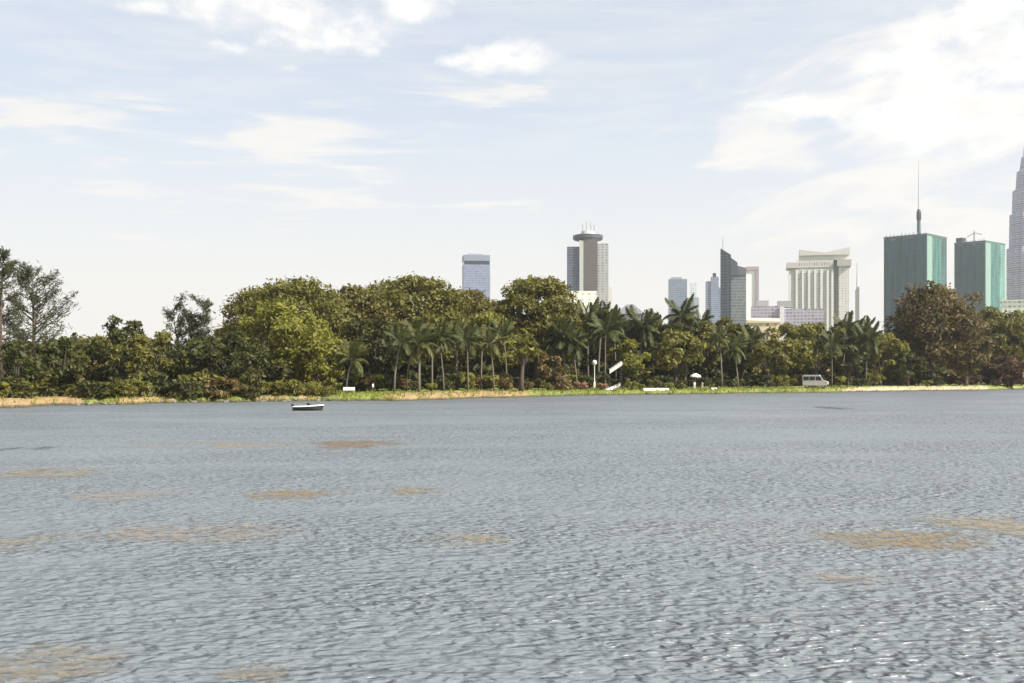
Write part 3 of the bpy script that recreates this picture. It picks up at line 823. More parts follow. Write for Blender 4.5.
def vegetation():
    # --- left
    feathery('casuarina_tree', 33, 22, 268, 36, 'tall airy casuarina with upswept feathery branches, standing clear of the left bank', 5, 50, .28)
    feathery('casuarina_tree', 1, 18, 250, 26, 'feathery casuarina cut by the left edge of the picture', 6, 46, .26)
    T = tree_thing
    T('leafy_tree', 16, 11, 342, 30, 'round', 'dark', 'low dark tree at the foot of the casuarinas by the left edge', base=.12, seed=21)
    T('leafy_tree', 60, 12, 338, 30, 'round', 'dark', 'dark round low tree on the left bank just right of the tall casuarina', base=.12, seed=22)
    T('leafy_tree', 112, 14, 318, 34, 'round', 'dark', 'dark domed tree, highest of the left group, right of the casuarinas', base=.12, seed=23)
    T('leafy_tree', 132, 8, 336, 20, 'round', 'olive', 'olive tree with pale stems in front of the dark domed tree', base=.2, seed=24)
    T('leafy_tree', 160, 13, 332, 24, 'round', 'olive', 'loose olive tree between the dark domed tree and the thin plumed tree', base=.15, seed=25)
    feathery('casuarina_tree', 188, 20, 306, 25, 'thin plumed tree with three upright stems left of the big green tree', 7, 66, .40, tall=True)
    T('leafy_tree', 196, 10, 338, 30, 'round', 'dark', 'dark shady tree under the thin plumed tree', base=.14, seed=26)
    T('leafy_tree', 232, 9, 332, 34, 'round', 'dark', 'dark rounded tree against the left side of the big green tree', base=.10, seed=27)
    # --- big tree group
    T('rain_tree', 290, 40, 280, 66, 'umbrella', 'olive', 'broad olive rain tree with a domed crown behind the bright drooping tree', base=.30, seed=28)
    T('weeping_tree', 285, 16, 303, 50, 'droop', 'bright', 'big bright green tree with drooping sunlit branches, opposite the boat', base=.10, seed=29, dens=34)
    T('weeping_tree', 318, 10, 338, 24, 'droop', 'bright', 'lower bright green drooping tree leaning right of the big one', base=.08, seed=30)
    T('leafy_tree', 262, 10, 345, 26, 'round', 'dark', 'dark low tree below the left half of the big bright tree', base=.10, seed=31)
    # --- middle canopy
    T('rain_tree', 355, 46, 288, 46, 'umbrella', 'brown', 'brown-green flat-topped tree right of the big green tree', base=.28, seed=32)
    T('rain_tree', 412, 52, 279, 56, 'umbrella', 'olive', 'widest olive canopy in the middle of the far shore', base=.28, seed=33)
    T('rain_tree', 462, 46, 291, 44, 'umbrella', 'brown', 'brownish spreading tree below the pale slab tower', base=.28, seed=34)
    T('leafy_tree', 372, 24, 318, 32, 'round', 'dark', 'dark green tree in front of the brown-green flat-topped tree', base=.12, seed=35)
    T('leafy_tree', 435, 34, 316, 36, 'round', 'olive', 'olive tree behind the first row of palms', base=.16, seed=36)
    T('leafy_tree', 492, 30, 308, 28, 'round', 'lime', 'light yellow-green tree left of the umbrella tree', base=.22, seed=37)
    T('umbrella_tree', 536, 30, 279, 43, 'umbrella', 'olive', 'umbrella-shaped tree with a dense dome and dark trunk, left of the disc-topped tower', base=.34, seed=38, dens=36)
    T('leafy_tree', 521, 8, 330, 17, 'round', 'lime', 'slim tree with a tall dark trunk standing near the water below the umbrella tree', base=.42, seed=39, trunk_r=.42)
    T('leafy_tree', 556, 26, 318, 26, 'round', 'bright', 'yellow-green tree under the right side of the umbrella tree', base=.18, seed=40)
    T('flowering_tree', 552, 11, 352, 13, 'round', 'tan', 'small tan dry-leaved tree beside the slim dark trunk', base=.2, seed=41)
    # --- right of the middle
    T('leafy_tree', 612, 34, 318, 34, 'round', 'dark', 'dark tree below the disc-topped tower, behind the clustered palms', base=.15, seed=42)
    T('leafy_tree', 628, 14, 340, 20, 'round', 'bright', 'fresh green tree beside the slanted white awning', base=.22, seed=43)
    T('leafy_tree', 648, 40, 316, 32, 'round', 'dark', 'dark green tree right of the grey hipped roof', base=.15, seed=44)
    T('leafy_tree', 676, 18, 331, 25, 'round', 'lime', 'light olive round tree left of the white parasol', base=.2, seed=45)
    T('leafy_tree', 706, 30, 322, 24, 'round', 'olive', 'olive tree in front of the notched blue-grey block', base=.2, seed=46)
    T('leafy_tree', 742, 34, 326, 22, 'round', 'dark', 'dark tree at the foot of the stepped tower', base=.2, seed=47)
    T('leafy_tree', 786, 24, 324, 28, 'round', 'lime', 'sunlit yellow-green tree below the white hotel', base=.2, seed=48)
    T('leafy_tree', 768, 14, 345, 20, 'round', 'olive', 'low olive tree in front of the cream house', base=.2, seed=49)
    T('leafy_tree', 818, 26, 324, 24, 'round', 'olive', 'olive tree behind the parked van', base=.2, seed=50)
    T('leafy_tree', 880, 22, 332, 24, 'round', 'lime', 'yellow-green tree left of the big brown tree', base=.2, seed=51)
    T('leafy_tree', 848, 16, 345, 18, 'round', 'dark', 'dark low tree between the van and the yellow-green tree', base=.2, seed=52)
    T('brown_tree', 934, 16, 286, 41, 'tall', 'russet', 'large olive-brown tree in front of the green netted towers', base=.14, seed=53, dens=34)
    T('leafy_tree', 966, 12, 318, 26, 'round', 'russet', 'lower olive-brown tree against the right side of the large brown tree', base=.12, seed=54)
    T('leafy_tree', 1000, 30, 309, 30, 'round', 'olive', 'olive tree at the right edge below the tapering skyscraper', base=.15, seed=55)
    T('leafy_tree', 1024, 18, 312, 24, 'round', 'lime', 'yellow-green tree cut by the right edge of the picture', base=.15, seed=56)
    T('leafy_tree', 1004, 8, 356, 24, 'round', 'red', 'low reddish tree by the water at the right end of the sandy bank', base=.08, seed=57)
    T('leafy_tree', 908, 12, 352, 18, 'round', 'dark', 'low dark tree tucked under the left side of the large brown tree', base=.12, seed=58)

    T('leafy_tree', 694, 44, 314, 24, 'round', 'dark', 'dark tree behind the tallest palm, in front of the low blue-grey blocks', base=.15, seed=59)
    T('leafy_tree', 848, 46, 322, 26, 'round', 'dark', 'dark tree behind the palms below the white hotel', base=.15, seed=60)
    T('leafy_tree', 806, 44, 326, 24, 'round', 'dark', 'dark tree behind the sunlit yellow-green tree below the white hotel', base=.15, seed=61)
    T('leafy_tree', 684, 22, 324, 20, 'round', 'dark', 'dark tree right of the light olive round tree, under the tallest palm', base=.15, seed=62)
    T('leafy_tree', 728, 40, 318, 20, 'round', 'olive', 'olive tree hiding the foot of the stepped tower', base=.15, seed=63)
    # --- palms
    def P(*a, **k): palm(*a, **k)
    lab = 'palm with a pale trunk in the dense row under the middle canopy'
    i = 0
    for px, off, top in ((394, 13, 334), (406, 20, 326), (419, 11, 338), (432, 18, 330), (444, 12, 336), (456, 22, 326), (468, 12, 335), (481, 17, 329), (494, 11, 337), (507, 20, 331)):
        i += 1; P(px, off, top, lab, seed=i, leafk='palm' if i % 3 else 'palmlite', size=1.15, group='palms under the middle canopy')
    lab = 'dark bushy palm in the cluster below the disc-topped tower'
    for px, off, top in ((566, 16, 330), (577, 12, 336), (588, 20, 316), (598, 24, 311), (605, 14, 322), (616, 22, 318), (572, 26, 322), (640, 20, 322)):
        i += 1; P(px, off, top, lab, seed=i, size=1.5, nf=20, group='palms below the disc-topped tower')
    P(686, 30, 305, 'tallest dark palm, its crown in front of the low blue-grey blocks', seed=61, size=1.5, nf=18)
    P(700, 34, 318, 'dark palm just right of the tallest palm, lower', seed=62, size=1.3)
    P(722, 16, 334, 'light green palm right of the white parasol', seed=63, leafk='palmlite', size=1.35)
    P(738, 14, 342, 'light palm at the back of the bright lawn', seed=64, leafk='palmlite', size=1.3)
    P(754, 20, 335, 'palm in front of the cream house', seed=65, leafk='palmlite', size=1.3)
    P(843, 30, 325, 'dark palm in front of the white hotel, with spread fronds', seed=66, size=1.6, nf=20)
    P(857, 34, 329, 'dark palm below the slender mast tower', seed=67, size=1.6, nf=20)
    P(866, 18, 334, 'bushy palm right of the slender mast tower, lower', seed=68, size=1.5)
    P(832, 16, 340, 'dark palm directly behind the parked van', seed=69, size=1.4)
    P(960, 34, 312, 'palm peeping out behind the right side of the large brown tree', seed=70, size=1.4)
    P(346, 12, 352, 'small palm right of the drooping tree', seed=72, leafk='palmlite', size=1.2)

    # --- back row that closes the wood
    proto = {}
    rng = random.Random(9)
    px = -190
    k = 0
    while px < 1180:
        off = rng.uniform(70, 120)
        kind = ('dark', 'olive', 'dark', 'brown')[k % 4]
        p = at(px, off)
        if kind not in proto:
            mb, (V, Q) = broadleaf(12, 8.5, 2.0, 200 + k, 'round', .55, 22)
            proto[kind] = (mb.mesh('trunk', BARK, True), np_mesh('crown', V, Q, LEAF[kind]))
        gap = np.interp(px, [-60, 40, 100, 220, 250, 580, 600, 700, 1090], [345, 345, 340, 345, 318, 318, 322, 336, 334]) + rng.uniform(-4, 6)
        if 740 < px < 790: gap = max(gap, 342)
        h = pz(gap, p.y) - p.z
        lab_ = {'dark': 'dark tree half hidden in the back row of the wood', 'olive': 'olive tree half hidden in the back row of the wood', 'brown': 'brownish tree half hidden in the back row of the wood'}[kind]
        e = empty('leafy_tree', p, lab_, 'tree', 'trees half hidden in the back row', rng.uniform(0, 6))
        s = h / 12
        e.scale = (max(s, .75), max(s, .75), s)
        for nm, me in zip(('trunk', 'crown'), proto[kind]): link(nm, me, e)
        px += rng.uniform(18, 27); k += 1

    # --- shrubs along the bank
    sp = {}
    for nm, kk, sd_ in (('olive', 'olive', 1), ('dark', 'dark', 2), ('bright', 'bright', 3), ('red', 'red', 4), ('tan', 'tan', 5), ('lime', 'lime', 6), ('pink', 'pink', 7)):
        mb, (V, Q) = broadleaf(2.2, 1.9, .15, 300 + sd_, 'round', .22, 110)
        sp[nm] = (mb.mesh('stem', BARK, True), np_mesh('crown', V, Q, LEAF[kk]))
    slab = {'olive': 'olive rounded shrub under the trees along the far bank', 'dark': 'dark green rounded shrub under the trees along the far bank', 'bright': 'fresh green shrub under the trees along the far bank',
            'red': 'reddish shrub at the back of the sandy bank', 'tan': 'dry tan shrub under the trees along the far bank', 'lime': 'pale yellow-green shrub near the water', 'pink': 'shrub with pale pink blossom left of the globe lamp'}

    def shrub(px, off, kind, s, label=None):
        e = empty('shrub', at(px, off), label or slab[kind], 'shrub', None if label else kind + ' shrubs along the bank', rng.uniform(0, 6))
        e.scale = (s * rng.uniform(.9, 1.3), s, s * rng.uniform(.8, 1.15))
        for nm, me in zip(('stem', 'crown'), sp[kind]): link(nm, me, e)
    px = -20
    while px < 1050:
        kind = rng.choice(['dark', 'dark', 'olive', 'bright', 'tan', 'dark'])
        if 930 < px: kind = rng.choice(['red', 'dark', 'red', 'olive'])
        shrub(px, rng.uniform(13, 26), kind, rng.uniform(.75, 1.5))
        px += rng.uniform(8, 15)
    for px, off, kind, s in ((98, 8, 'olive', 1.0), (118, 7, 'dark', 1.1), (140, 9, 'olive', .9), (176, 8, 'tan', .9), (212, 7, 'dark', 1.2), (228, 6.5, 'dark', 1.3), (246, 6, 'dark', 1.2), (262, 7, 'dark', 1.1),
                             (286, 7, 'bright', 1.0), (305, 7, 'bright', 1.1), (327, 8, 'lime', 1.0), (640, 7, 'lime', .7), (655, 8, 'olive', .8), (668, 9, 'bright', .7), (632, 6, 'bright', .8), (566, 9, 'tan', 1.1), (548, 9, 'olive', .8),
                             (560, 8, 'tan', 1.2), (996, 6, 'red', .9), (1010, 5, 'red', 1.0), (1022, 6, 'red', .9), (682, 7, 'olive', .7), (712, 8, 'olive', .5)):
        shrub(px, off, kind, s)
    for px in np.arange(84, 116, 7): shrub(px + rng.uniform(-4, 4), rng.uniform(1.5, 6), rng.choice(['dark', 'dark', 'olive']), rng.uniform(.4, 1.3))
    for px in np.arange(176, 252, 6): shrub(px + rng.uniform(-5, 5), rng.uniform(1.5, 7), rng.choice(['dark', 'dark', 'dark', 'olive', 'tan']), rng.choice([.4, .6, .8, 1.1, 1.5]))
    for px in np.arange(116, 178, 8): shrub(px + rng.uniform(-5, 5), rng.uniform(5, 10), rng.choice(['dark', 'dark', 'olive', 'red']), rng.choice([.4, .7, 1.0, 1.5]))
    for px in np.arange(0, 84, 11): shrub(px + rng.uniform(-5, 5), rng.uniform(8, 12), rng.choice(['dark', 'olive', 'bright']), rng.uniform(.5, 1.4))
    for px in np.arange(252, 330, 7): shrub(px + rng.uniform(-4, 4), rng.uniform(3.5, 8), rng.choice(['dark', 'bright', 'olive']), rng.uniform(.6, 1.0))
    for px in np.arange(-30, 1060, 9.5): shrub(px + rng.uniform(-3, 3), rng.uniform(30, 46), rng.choice(['dark', 'dark', 'olive', 'tan' if px % 3 < 1 else 'dark']), rng.uniform(1.7, 2.6))
    shrub(581, 9, 'pink', .8, 'shrub with pale pink blossom left of the globe lamp')
    shrub(603, 8, 'pink', .55, 'small pink blossoming shrub right of the globe lamp')

    # rough grass hanging over the bank's edge: nobody could count the blades
    r = np.random.RandomState(77)
    n = 26000
    u = r.uniform(-.62, .62, n); o = r.uniform(.3, 12, n) ** 1.0
    pxs = u * F + 512
    thick = np.interp(pxs, [-400, 60, 110, 200, 330, 380, 400, 520, 560, 700, 840, 860, 980, 1200], [.1, .1, .5, .6, .9, .9, .35, .35, .8, .9, .8, .12, .12, .3])
    keep = r.rand(n) < thick * (0.35 + 0.65 * (np.sin(pxs * .21) * np.sin(pxs * .047 + 1) > -.2))
    u, o, pxs = u[keep], o[keep], pxs[keep]; n = len(u)
    Y = np.array([shore(q) for q in pxs]) + o
    B = np.stack([u * Y, Y, np.interp(o, GOFF, GZ) - .03], 1)
    hgt = (r.uniform(.12, .42, n) * (1 + 1.3 * np.clip(np.sin(pxs * .31) * np.sin(pxs * .083 + 2), 0, 1)))[:, None]; a = r.uniform(0, math.pi, n)
    W = np.stack([np.cos(a), np.sin(a), 0 * a], 1) * r.uniform(.05, .14, n)[:, None]
    tip = np.stack([r.normal(0, .12, n), r.normal(0, .12, n), np.ones(n)], 1) * hgt
    V = np.stack([B - W, B + W, B + W * .5 + tip * .7, B + tip], 1).reshape(-1, 3)
    g = link('bank_grass', np_mesh('bank_grass', V, np.arange(4 * n).reshape(-1, 4), leaf_mat('grass_blade', (0.165, 0.195, 0.034))))
    g['kind'] = 'stuff'; tag(g, 'rough yellow-green grass along the edge of the far bank', 'grass')


vegetation()

# ------------------------------------------------------------------ weed on the water
def weed_mat(name, col):
    """weed lying in the skin of the water: ragged, with open water between the fronds"""
    m, t, p = new_mat(name)
    oc = t.node('ShaderNodeTexCoord').outputs['Object']
    oi = t.node('ShaderNodeObjectInfo').outputs['Random']
    x, y, z = t.xyz(oc)
    q = t.comb(x, y, t.m('MULTIPLY', oi, 40.0))
    big = t.noise(t.mapping(q, (0.028, 0.26, 1)), 1.0, 4, 0.6, 0.5)
    fine = t.noise(t.mapping(q, (0.16, 0.42, 1)), 1.0, 5, 0.65, 0.4)
    ed = t.node('ShaderNodeAttribute', attribute_name='cover').outputs['Fac']
    f = t.m('ADD', ed, t.m('ADD', t.m('MULTIPLY', t.m('SUBTRACT', big, 0.5), 3.2), t.m('MULTIPLY', t.m('SUBTRACT', fine, 0.5), 2.6)))
    a = t.m('MULTIPLY', t.smooth(f, 0.05, 1.4), 0.66)
    t.l.new(t.mix(fine, tuple(c * .65 for c in col), tuple(min(1, c * 1.3) for c in col)), p.inputs['Base Color'])
    p.inputs['Roughness'].default_value = 0.6
    b = t.node('ShaderNodeBump'); b.inputs['Distance'].default_value = 0.08
    t.l.new(fine, b.inputs['Height']); t.l.new(b.outputs[0], p.inputs['Normal'])
    tr = t.node('ShaderNodeBsdfTransparent'); mx = t.node('ShaderNodeMixShader')
    t.l.new(a, mx.inputs[0]); t.l.new(tr.outputs[0], mx.inputs[1]); t.l.new(p.outputs[0], mx.inputs[2])
    t.l.new(mx.outputs[0], t.n['Material Output'].inputs['Surface'])
    return m


def weed():
    cols = dict(tan=weed_mat('weed_tan', (0.27, 0.22, 0.145)), orange=weed_mat('weed_orange', (0.235, 0.165, 0.075)), brown=weed_mat('weed_brown', (0.17, 0.11, 0.05)),
                grey=weed_mat('weed_grey', (0.05, 0.05, 0.045)), pink=weed_mat('weed_pink', (0.27, 0.23, 0.19)))
    L = [
        (215, 445, 105, 4.0, 'tan', .10, 'long pale tan streak of weed, farthest left of the dark brown patch'),
        (353, 444, 44, 4.6, 'brown', .55, 'dark brown weed patch level with the long pale tan streak, right of it'),
        (36, 449, 18, 3.0, 'grey', .3, 'small dark grey patch of weed near the left edge, the farther one'),
        (2, 450, 12, 3.0, 'grey', .4, 'dark grey patch of weed cut by the left edge'),
        (50, 473, 66, 6.0, 'tan', .12, 'tan weed patch with a dark core near the left edge'),
        (36, 471, 16, 3.0, 'brown', .3, 'dark core lying in the tan weed patch near the left edge'),
        (120, 495, 72, 6.0, 'pink', .15, 'pale pinkish weed streak left of the orange-brown patch'),
        (290, 494, 54, 5.0, 'orange', .42, 'orange-brown weed patch left of centre'),
        (418, 491, 38, 4.2, 'orange', .15, 'thin orange weed streak near the middle of the lake'),
        (185, 534, 120, 11, 'pink', .12, 'long pale pinkish weed band left of centre'),
        (20, 543, 40, 10, 'tan', .12, 'pale tan weed cut by the left edge, below the dark core patch'),
        (468, 540, 54, 8, 'tan', .06, 'faint tan weed patch in the middle of the lake'),
        (898, 540, 92, 11, 'orange', .42, 'largest bright orange weed patch on the right'),
        (990, 525, 70, 14, 'tan', .10, 'speckled yellow-tan weed behind the bright orange patch'),
        (845, 578, 48, 10, 'pink', .0, 'faint pinkish weed in front of the bright orange patch'),
        (45, 664, 85, 22, 'tan', .16, 'tan weed nearest to us in the lower left corner'),
        (255, 674, 48, 12, 'tan', .0, 'faint tan weed near the bottom edge'),
        (832, 408, 17, 1.6, 'grey', .4, 'small dark grey streak of weed off the lawn, far out on the right'),
    ]
    for k, (px, py, rx, ry, c, dens, label) in enumerate(L):
        r = np.random.RandomState(500 + k)
        Y0 = H * F / (py - HY); X0 = pxx(px, Y0)
        # a ragged lens: rings of points, cover falling to nothing at the rim
        m, nr = 64, 8
        th = np.linspace(0, 2 * math.pi, m, endpoint=False)
        out = 1.5 + .12 * np.sin(3 * th + k) + .08 * np.sin(7 * th + 2 * k) + r.normal(0, .03, m)
        V = [(0, 0, 0)]; cov = [dens + .25]
        for i in range(1, nr + 1):
            f = i / nr
            V += list(np.stack([rx * out * f * np.cos(th), ry * out * f * np.sin(th), np.zeros(m)], 1))
            cov += [dens + .2 - 1.9 * f ** 2.2] * m
        T = [(0, 1 + i, 1 + (i + 1) % m) for i in range(m)]
        for j in range(nr - 1):
            for i in range(m):
                a, b = 1 + j * m + i, 1 + j * m + (i + 1) % m
                T += [(a, a + m, b + m), (a, b + m, b)]
        me = np_mesh('weed_patch', np.array(V), np.array(T), cols[c])
        A = me.attributes.new('cover', 'FLOAT', 'POINT'); A.data.foreach_set('value', np.array(cov, np.float32) + (.5 if c in ('tan', 'pink') else .34))
        o = link('weed_patch', me, None, (X0, Y0, 0.006 + 0.004 * (k % 5)))
        o.scale = (Y0 / F, Y0 * Y0 / (H * F), 1)
        tag(o, label, 'water weed', 'patches of weed floating on the lake')


weed()

# ------------------------------------------------------------------ boat
def boat():
    Y = H * F / (410.5 - HY)
    e = empty('motor_boat', (pxx(308, Y), Y, 0), 'small open boat with dark hull and white deck moored off the left of centre bank', 'boat')
    Lh = 1.62
    n = 13
    V, Q = [], []
    for i in range(n):
        t = i / (n - 1); x = -Lh + 2 * Lh * t
        w = 0.70 * (1 - max(0, (t - .45) / .55) ** 2.2) * (0.88 + .12 * min(1, t / .2)) + .015
        sh = 0.42 + .17 * t * t
        for y, z in ((-w, sh), (-w * .93, .16), (-w * .55, -.10), (0, -.17), (w * .55, -.10), (w * .93, .16), (w, sh)):
            V.append((x + (.16 * (z / sh) if i == n - 1 else 0), y, z))
    for i in range(n - 1):
        for k in range(6): Q.append((i * 7 + k, i * 7 + k + 1, i * 7 + k + 8, i * 7 + k + 7))
    hull = MB().add(V, Q + [tuple(range(7)), tuple(range((n - 1) * 7, n * 7))[::-1]])
    hull.part('hull', mat('hull_paint', (0.022, 0.026, 0.025), .35, .2, 3), e, smooth=False)
    top, side = [], []
    for i in range(n):
        a = V[i * 7]; b = V[i * 7 + 6]
        top.append((Vector(a) + Vector((0, -.03, .02)), Vector(b) + Vector((0, .03, .02))))
    g = MB()
    g.tube([p[0] for p in top], .055, 6); g.tube([p[1] for p in top], .055, 6)
    g.part('gunwale', WHITE, e)
    d = MB()
    for i in range(6, n - 1):
        a, b = top[i]; c_, d_ = top[i + 1]
        d.prism([(a.x, a.y + .03), (c_.x, c_.y + .03), (d_.x, d_.y - .03), (b.x, b.y - .03)], 0, 0, [a.z + .05, c_.z + .05, d_.z + .05, b.z + .05]) if False else d.add(
            [(a.x, a.y, a.z - .06), (c_.x, c_.y, c_.z - .06), (d_.x, d_.y, d_.z - .06), (b.x, b.y, b.z - .06), (a.x, a.y, a.z + .07), (c_.x, c_.y, c_.z + .07), (d_.x, d_.y, d_.z + .07), (b.x, b.y, b.z + .07)],
            [(0, 3, 2, 1), (4, 5, 6, 7), (0, 1, 5, 4), (1, 2, 6, 5), (2, 3, 7, 6), (3, 0, 4, 7)])
    d.part('foredeck', WHITE, e)
    MB().box(-1.2, -.85, -.62, .62, .32, .40).part('bench', WHITE, e, bevel=.015)
    MB().prism([(-.05, -.5), (.28, -.42), (.28, .42), (-.05, .5)], .50, 0, [.86, .62, .62, .86]).part('windscreen', GLASS, e)
    mo = MB().box(-1.86, -1.62, -.14, .14, .42, .74).part('outboard_motor', DARKMETAL, e, bevel=.03)
    MB().box(-1.76, -1.68, -.05, .05, -.35, .42).part('motor_leg', DARKMETAL, mo)


boat()

# ------------------------------------------------------------------ people
def person_mesh(pose, shirt, trousers, skin):
    """one continuous skinned body"""
    J = [(0, 0, .94), (0, 0, 1.15), (0, .0, 1.36), (0, -.01, 1.47), (0, -.02, 1.56), (0, -.03, 1.68)]
    Rr = [.135, .12, .145, .06, .085, .085]
    E = [(0, 1), (1, 2), (2, 3), (3, 4), (4, 5)]
    def chain(root, pts, rs):
        last = root
        for p, r in zip(pts, rs):
            J.append(p); Rr.append(r); E.append((last, len(J) - 1)); last = len(J) - 1
    for s in (-1, 1):
        st = pose * s
        chain(2, [(s * .19, 0, 1.38), (s * .23, .02 * st, 1.12), (s * .22, -.08 - .06 * st, .90), (s * .21, -.12 - .08 * st, .80)], [.06, .048, .036, .034])
        chain(0, [(s * .10, 0, .86), (s * .11, -.05 * st, .50), (s * .11, .03 * st, .09), (s * .12, .03 * st - .13, .04)], [.09, .065, .045, .04])
    me = bpy.data.meshes.new('person')
    me.from_pydata(J, E, [])
    o = bpy.data.objects.new('person_draft', me); COL.objects.link(o)
    sk = o.modifiers.new('skin', 'SKIN')
    for v, r in zip(me.skin_vertices[0].data, Rr): v.radius = (r, r * .9)
    me.skin_vertices[0].data[0].use_root = True
    ss = o.modifiers.new('sub', 'SUBSURF'); ss.levels = 1; ss.render_levels = 1
    dg = bpy.context.evaluated_depsgraph_get()
    res = bpy.data.meshes.new_from_object(o.evaluated_get(dg))
    bpy.data.objects.remove(o)
    res.materials.clear()
    for m_ in (shirt, trousers, skin): res.materials.append(m_)
    for p in res.polygons:
        c = p.center; p.use_smooth = True
        p.material_index = 2 if c.z > 1.46 or (abs(c.x) > .17 and c.z < 1.16 and c.z > .7) or c.z < .07 else (0 if c.z > .93 else 1)
    return res


SKIN = mat('skin', (0.36, 0.21, 0.14), .6, .1, 5)
HAIR = mat('hair', (0.015, 0.012, 0.01), .6, .3, 20)


def person(px, off, label, shirt, trousers, pose, rz, s=1.0):
    o = link('person', person_mesh(pose, shirt, trousers, SKIN), None, at(px, off))
    o.rotation_euler = (0, 0, rz); o.scale = (s, s, s)
    tag(o, label, 'person', 'people on the far bank')
    MB().lathe([(.03, 1.60), (.095, 1.63), (.105, 1.70), (.085, 1.76), (.03, 1.785)], 12, 0, -.005).part('hair', HAIR, o, smooth=True)


def shore_things():
    whitecloth = mat('white_cloth', (0.76, 0.73, 0.66), .85, .08, 6); pinkcloth = mat('pink_cloth', (0.62, 0.42, 0.36), .85, .1, 6)
    darkcloth = mat('dark_cloth', (0.04, 0.04, 0.06), .85, .2, 6)
    person(694.5, 6.2, 'person in white shirt and white trousers standing under the white parasol', whitecloth, whitecloth, 1, R(20), 1.02)
    person(702.3, 6.6, 'person in pale pink clothes standing just right of the one in white', pinkcloth, whitecloth, -1, R(-30), .98)
    person(373, 11, 'person in white shirt and dark trousers by the palms', whitecloth, darkcloth, 1, R(60))
    person(584.5, 8.0, 'person in pink top and dark trousers left of the globe lamp', pinkcloth, darkcloth, -1, R(-15))

    e = empty('parasol', at(695.5, 8.2), 'white parasol on a thin pole over the two people by the lawn', 'parasol')
    MB().tube([(0, 0, -.2), (0, 0, 3.35)], .035, 8).part('pole', GREYMETAL, e)
    MB().lathe([(1.18, 2.55), (1.12, 2.85), (.6, 3.18), (.05, 3.36)], 8).part('canopy', whitecloth, e)

    # globe lamp
    e = empty('globe_lamp', at(594.5, 8.5), 'park lamp with a pale globe on a cream post left of the slanted awning', 'lamp')
    MB().tube([(0, 0, -.2), (0, 0, 2.4), (0, 0, 5.0)], [.14, .08, .06], 10).part('post', WHITE, e)
    MB().box(-.22, .22, -.22, .22, -.2, 1.6).part('plinth', mat('cream_plinth', (.70, .62, .50), .8), e, bevel=.04)
    MB().lathe([(.08, 4.95), (.36, 5.15), (.52, 5.5), (.42, 5.85), (.12, 6.05)], 16).part('globe', mat('milk_glass', (.74, .70, .62), .3), e, smooth=True)

    # canoe lying tilted on the bank
    p = at(613.5, 5.0)
    V, Q = [], []
    n = 11
    for i in range(n):
        t = i / (n - 1); x = -1.6 + 3.2 * t; w = .46 * math.sin(math.pi * min(.985, max(.015, t))) ** .6
        sh = .42 + .5 * abs(2 * t - 1) ** 3
        V += [(x, -w, sh), (x, -w * .8, .12), (x, 0, 0), (x, w * .8, .12), (x, w, sh)]
    for i in range(n - 1):
        for k in range(4): Q.append((i * 5 + k, i * 5 + k + 1, i * 5 + k + 6, i * 5 + k + 5))
    e = empty('canoe', p + Vector((0, 0, .30)), 'white canoe lying tilted on the grass bank below the slanted awning', 'canoe')
    e.rotation_euler = (R(38), R(-24), R(6))
    MB().add(V, Q).part('hull', WHITE, e, smooth=True)
    MB().tube([(v[0], v[1], v[2]) for v in V[0::5]], .035, 6).part('gunwale', GREYMETAL, e)
    MB().tube([(v[0], v[1], v[2]) for v in V[4::5]], .035, 6).part('gunwale', GREYMETAL, e)
    for x in (-.7, .6): MB().box(x - .1, x + .1, -.36, .36, .32, .36).part('thwart', WHITE, e)

    # slanted awning
    e = empty('awning', at(615.5, 10.5), 'white canvas awning slanting up to the right on four dark posts', 'awning')
    z0 = pz(371, at(615.5, 10.5).y) - at(615.5, 10.5).z; z1 = pz(362.5, at(615.5, 10.5).y) - at(615.5, 10.5).z
    MB().add([(-1.3, -1, z0), (1.3, -1, z1), (1.3, 1, z1 + .25), (-1.3, 1, z0 + .25), (-1.3, -1, z0 + .10), (1.3, -1, z1 + .10), (1.3, 1, z1 + .35), (-1.3, 1, z0 + .35)],
             [(0, 3, 2, 1), (4, 5, 6, 7), (0, 1, 5, 4), (1, 2, 6, 5), (2, 3, 7, 6), (3, 0, 4, 7)]).part('canvas', whitecloth, e)
    MB().add([(-1.3, -1.02, z0 - .55), (1.3, -1.02, z1 - .55), (1.3, -1.05, z1 - .02), (-1.3, -1.05, z0 - .02), (-1.3, -.99, z0 - .55), (1.3, -.99, z1 - .55), (1.3, -.99, z1 - .02), (-1.3, -.99, z0 - .02)],
             [(0, 1, 2, 3), (7, 6, 5, 4), (0, 4, 5, 1), (3, 2, 6, 7), (0, 3, 7, 4), (1, 5, 6, 2)]).part('valance', whitecloth, e)
    for x, zz in ((-1.22, z0), (1.22, z1)):
        for y in (-.9, .9): MB().tube([(x, y, -.3), (x, y, zz + .05)], .05, 6).part('post', DARKMETAL, e)

    # low white walls and slabs along the path
    for px, wd, lab in ((656, 26, 'long low white kerb wall on the bank right of the canoe'), (714, 6, 'short low white kerb block at the left end of the bright lawn')):
        p = at(px, 5.5); w = wd * p.y / F / 2
        mb = MB(); k = max(1, int(w))
        for i in range(k):
            mb.box(-w + 2 * w * i / k, -w + 2 * w * (i + 1) / k - .04, -.2, .2, -.2, .42)
        o = mb.part('low_wall', WHITE, None, p, bevel=.03); tag(o, lab, 'low wall')
    p = at(349, 10)
    e = empty('park_bench', p, 'white park bench under the dark trees right of the drooping tree', 'bench', None, R(8))
    for i in range(4): MB().box(-.95, .95, -.28 + i * .14, -.17 + i * .14, .43, .48).part('seat_slat', WHITE, e)
    for i in range(3): MB().box(-.95, .95, .27, .32, .58 + i * .15, .69 + i * .15).part('back_slat', WHITE, e)
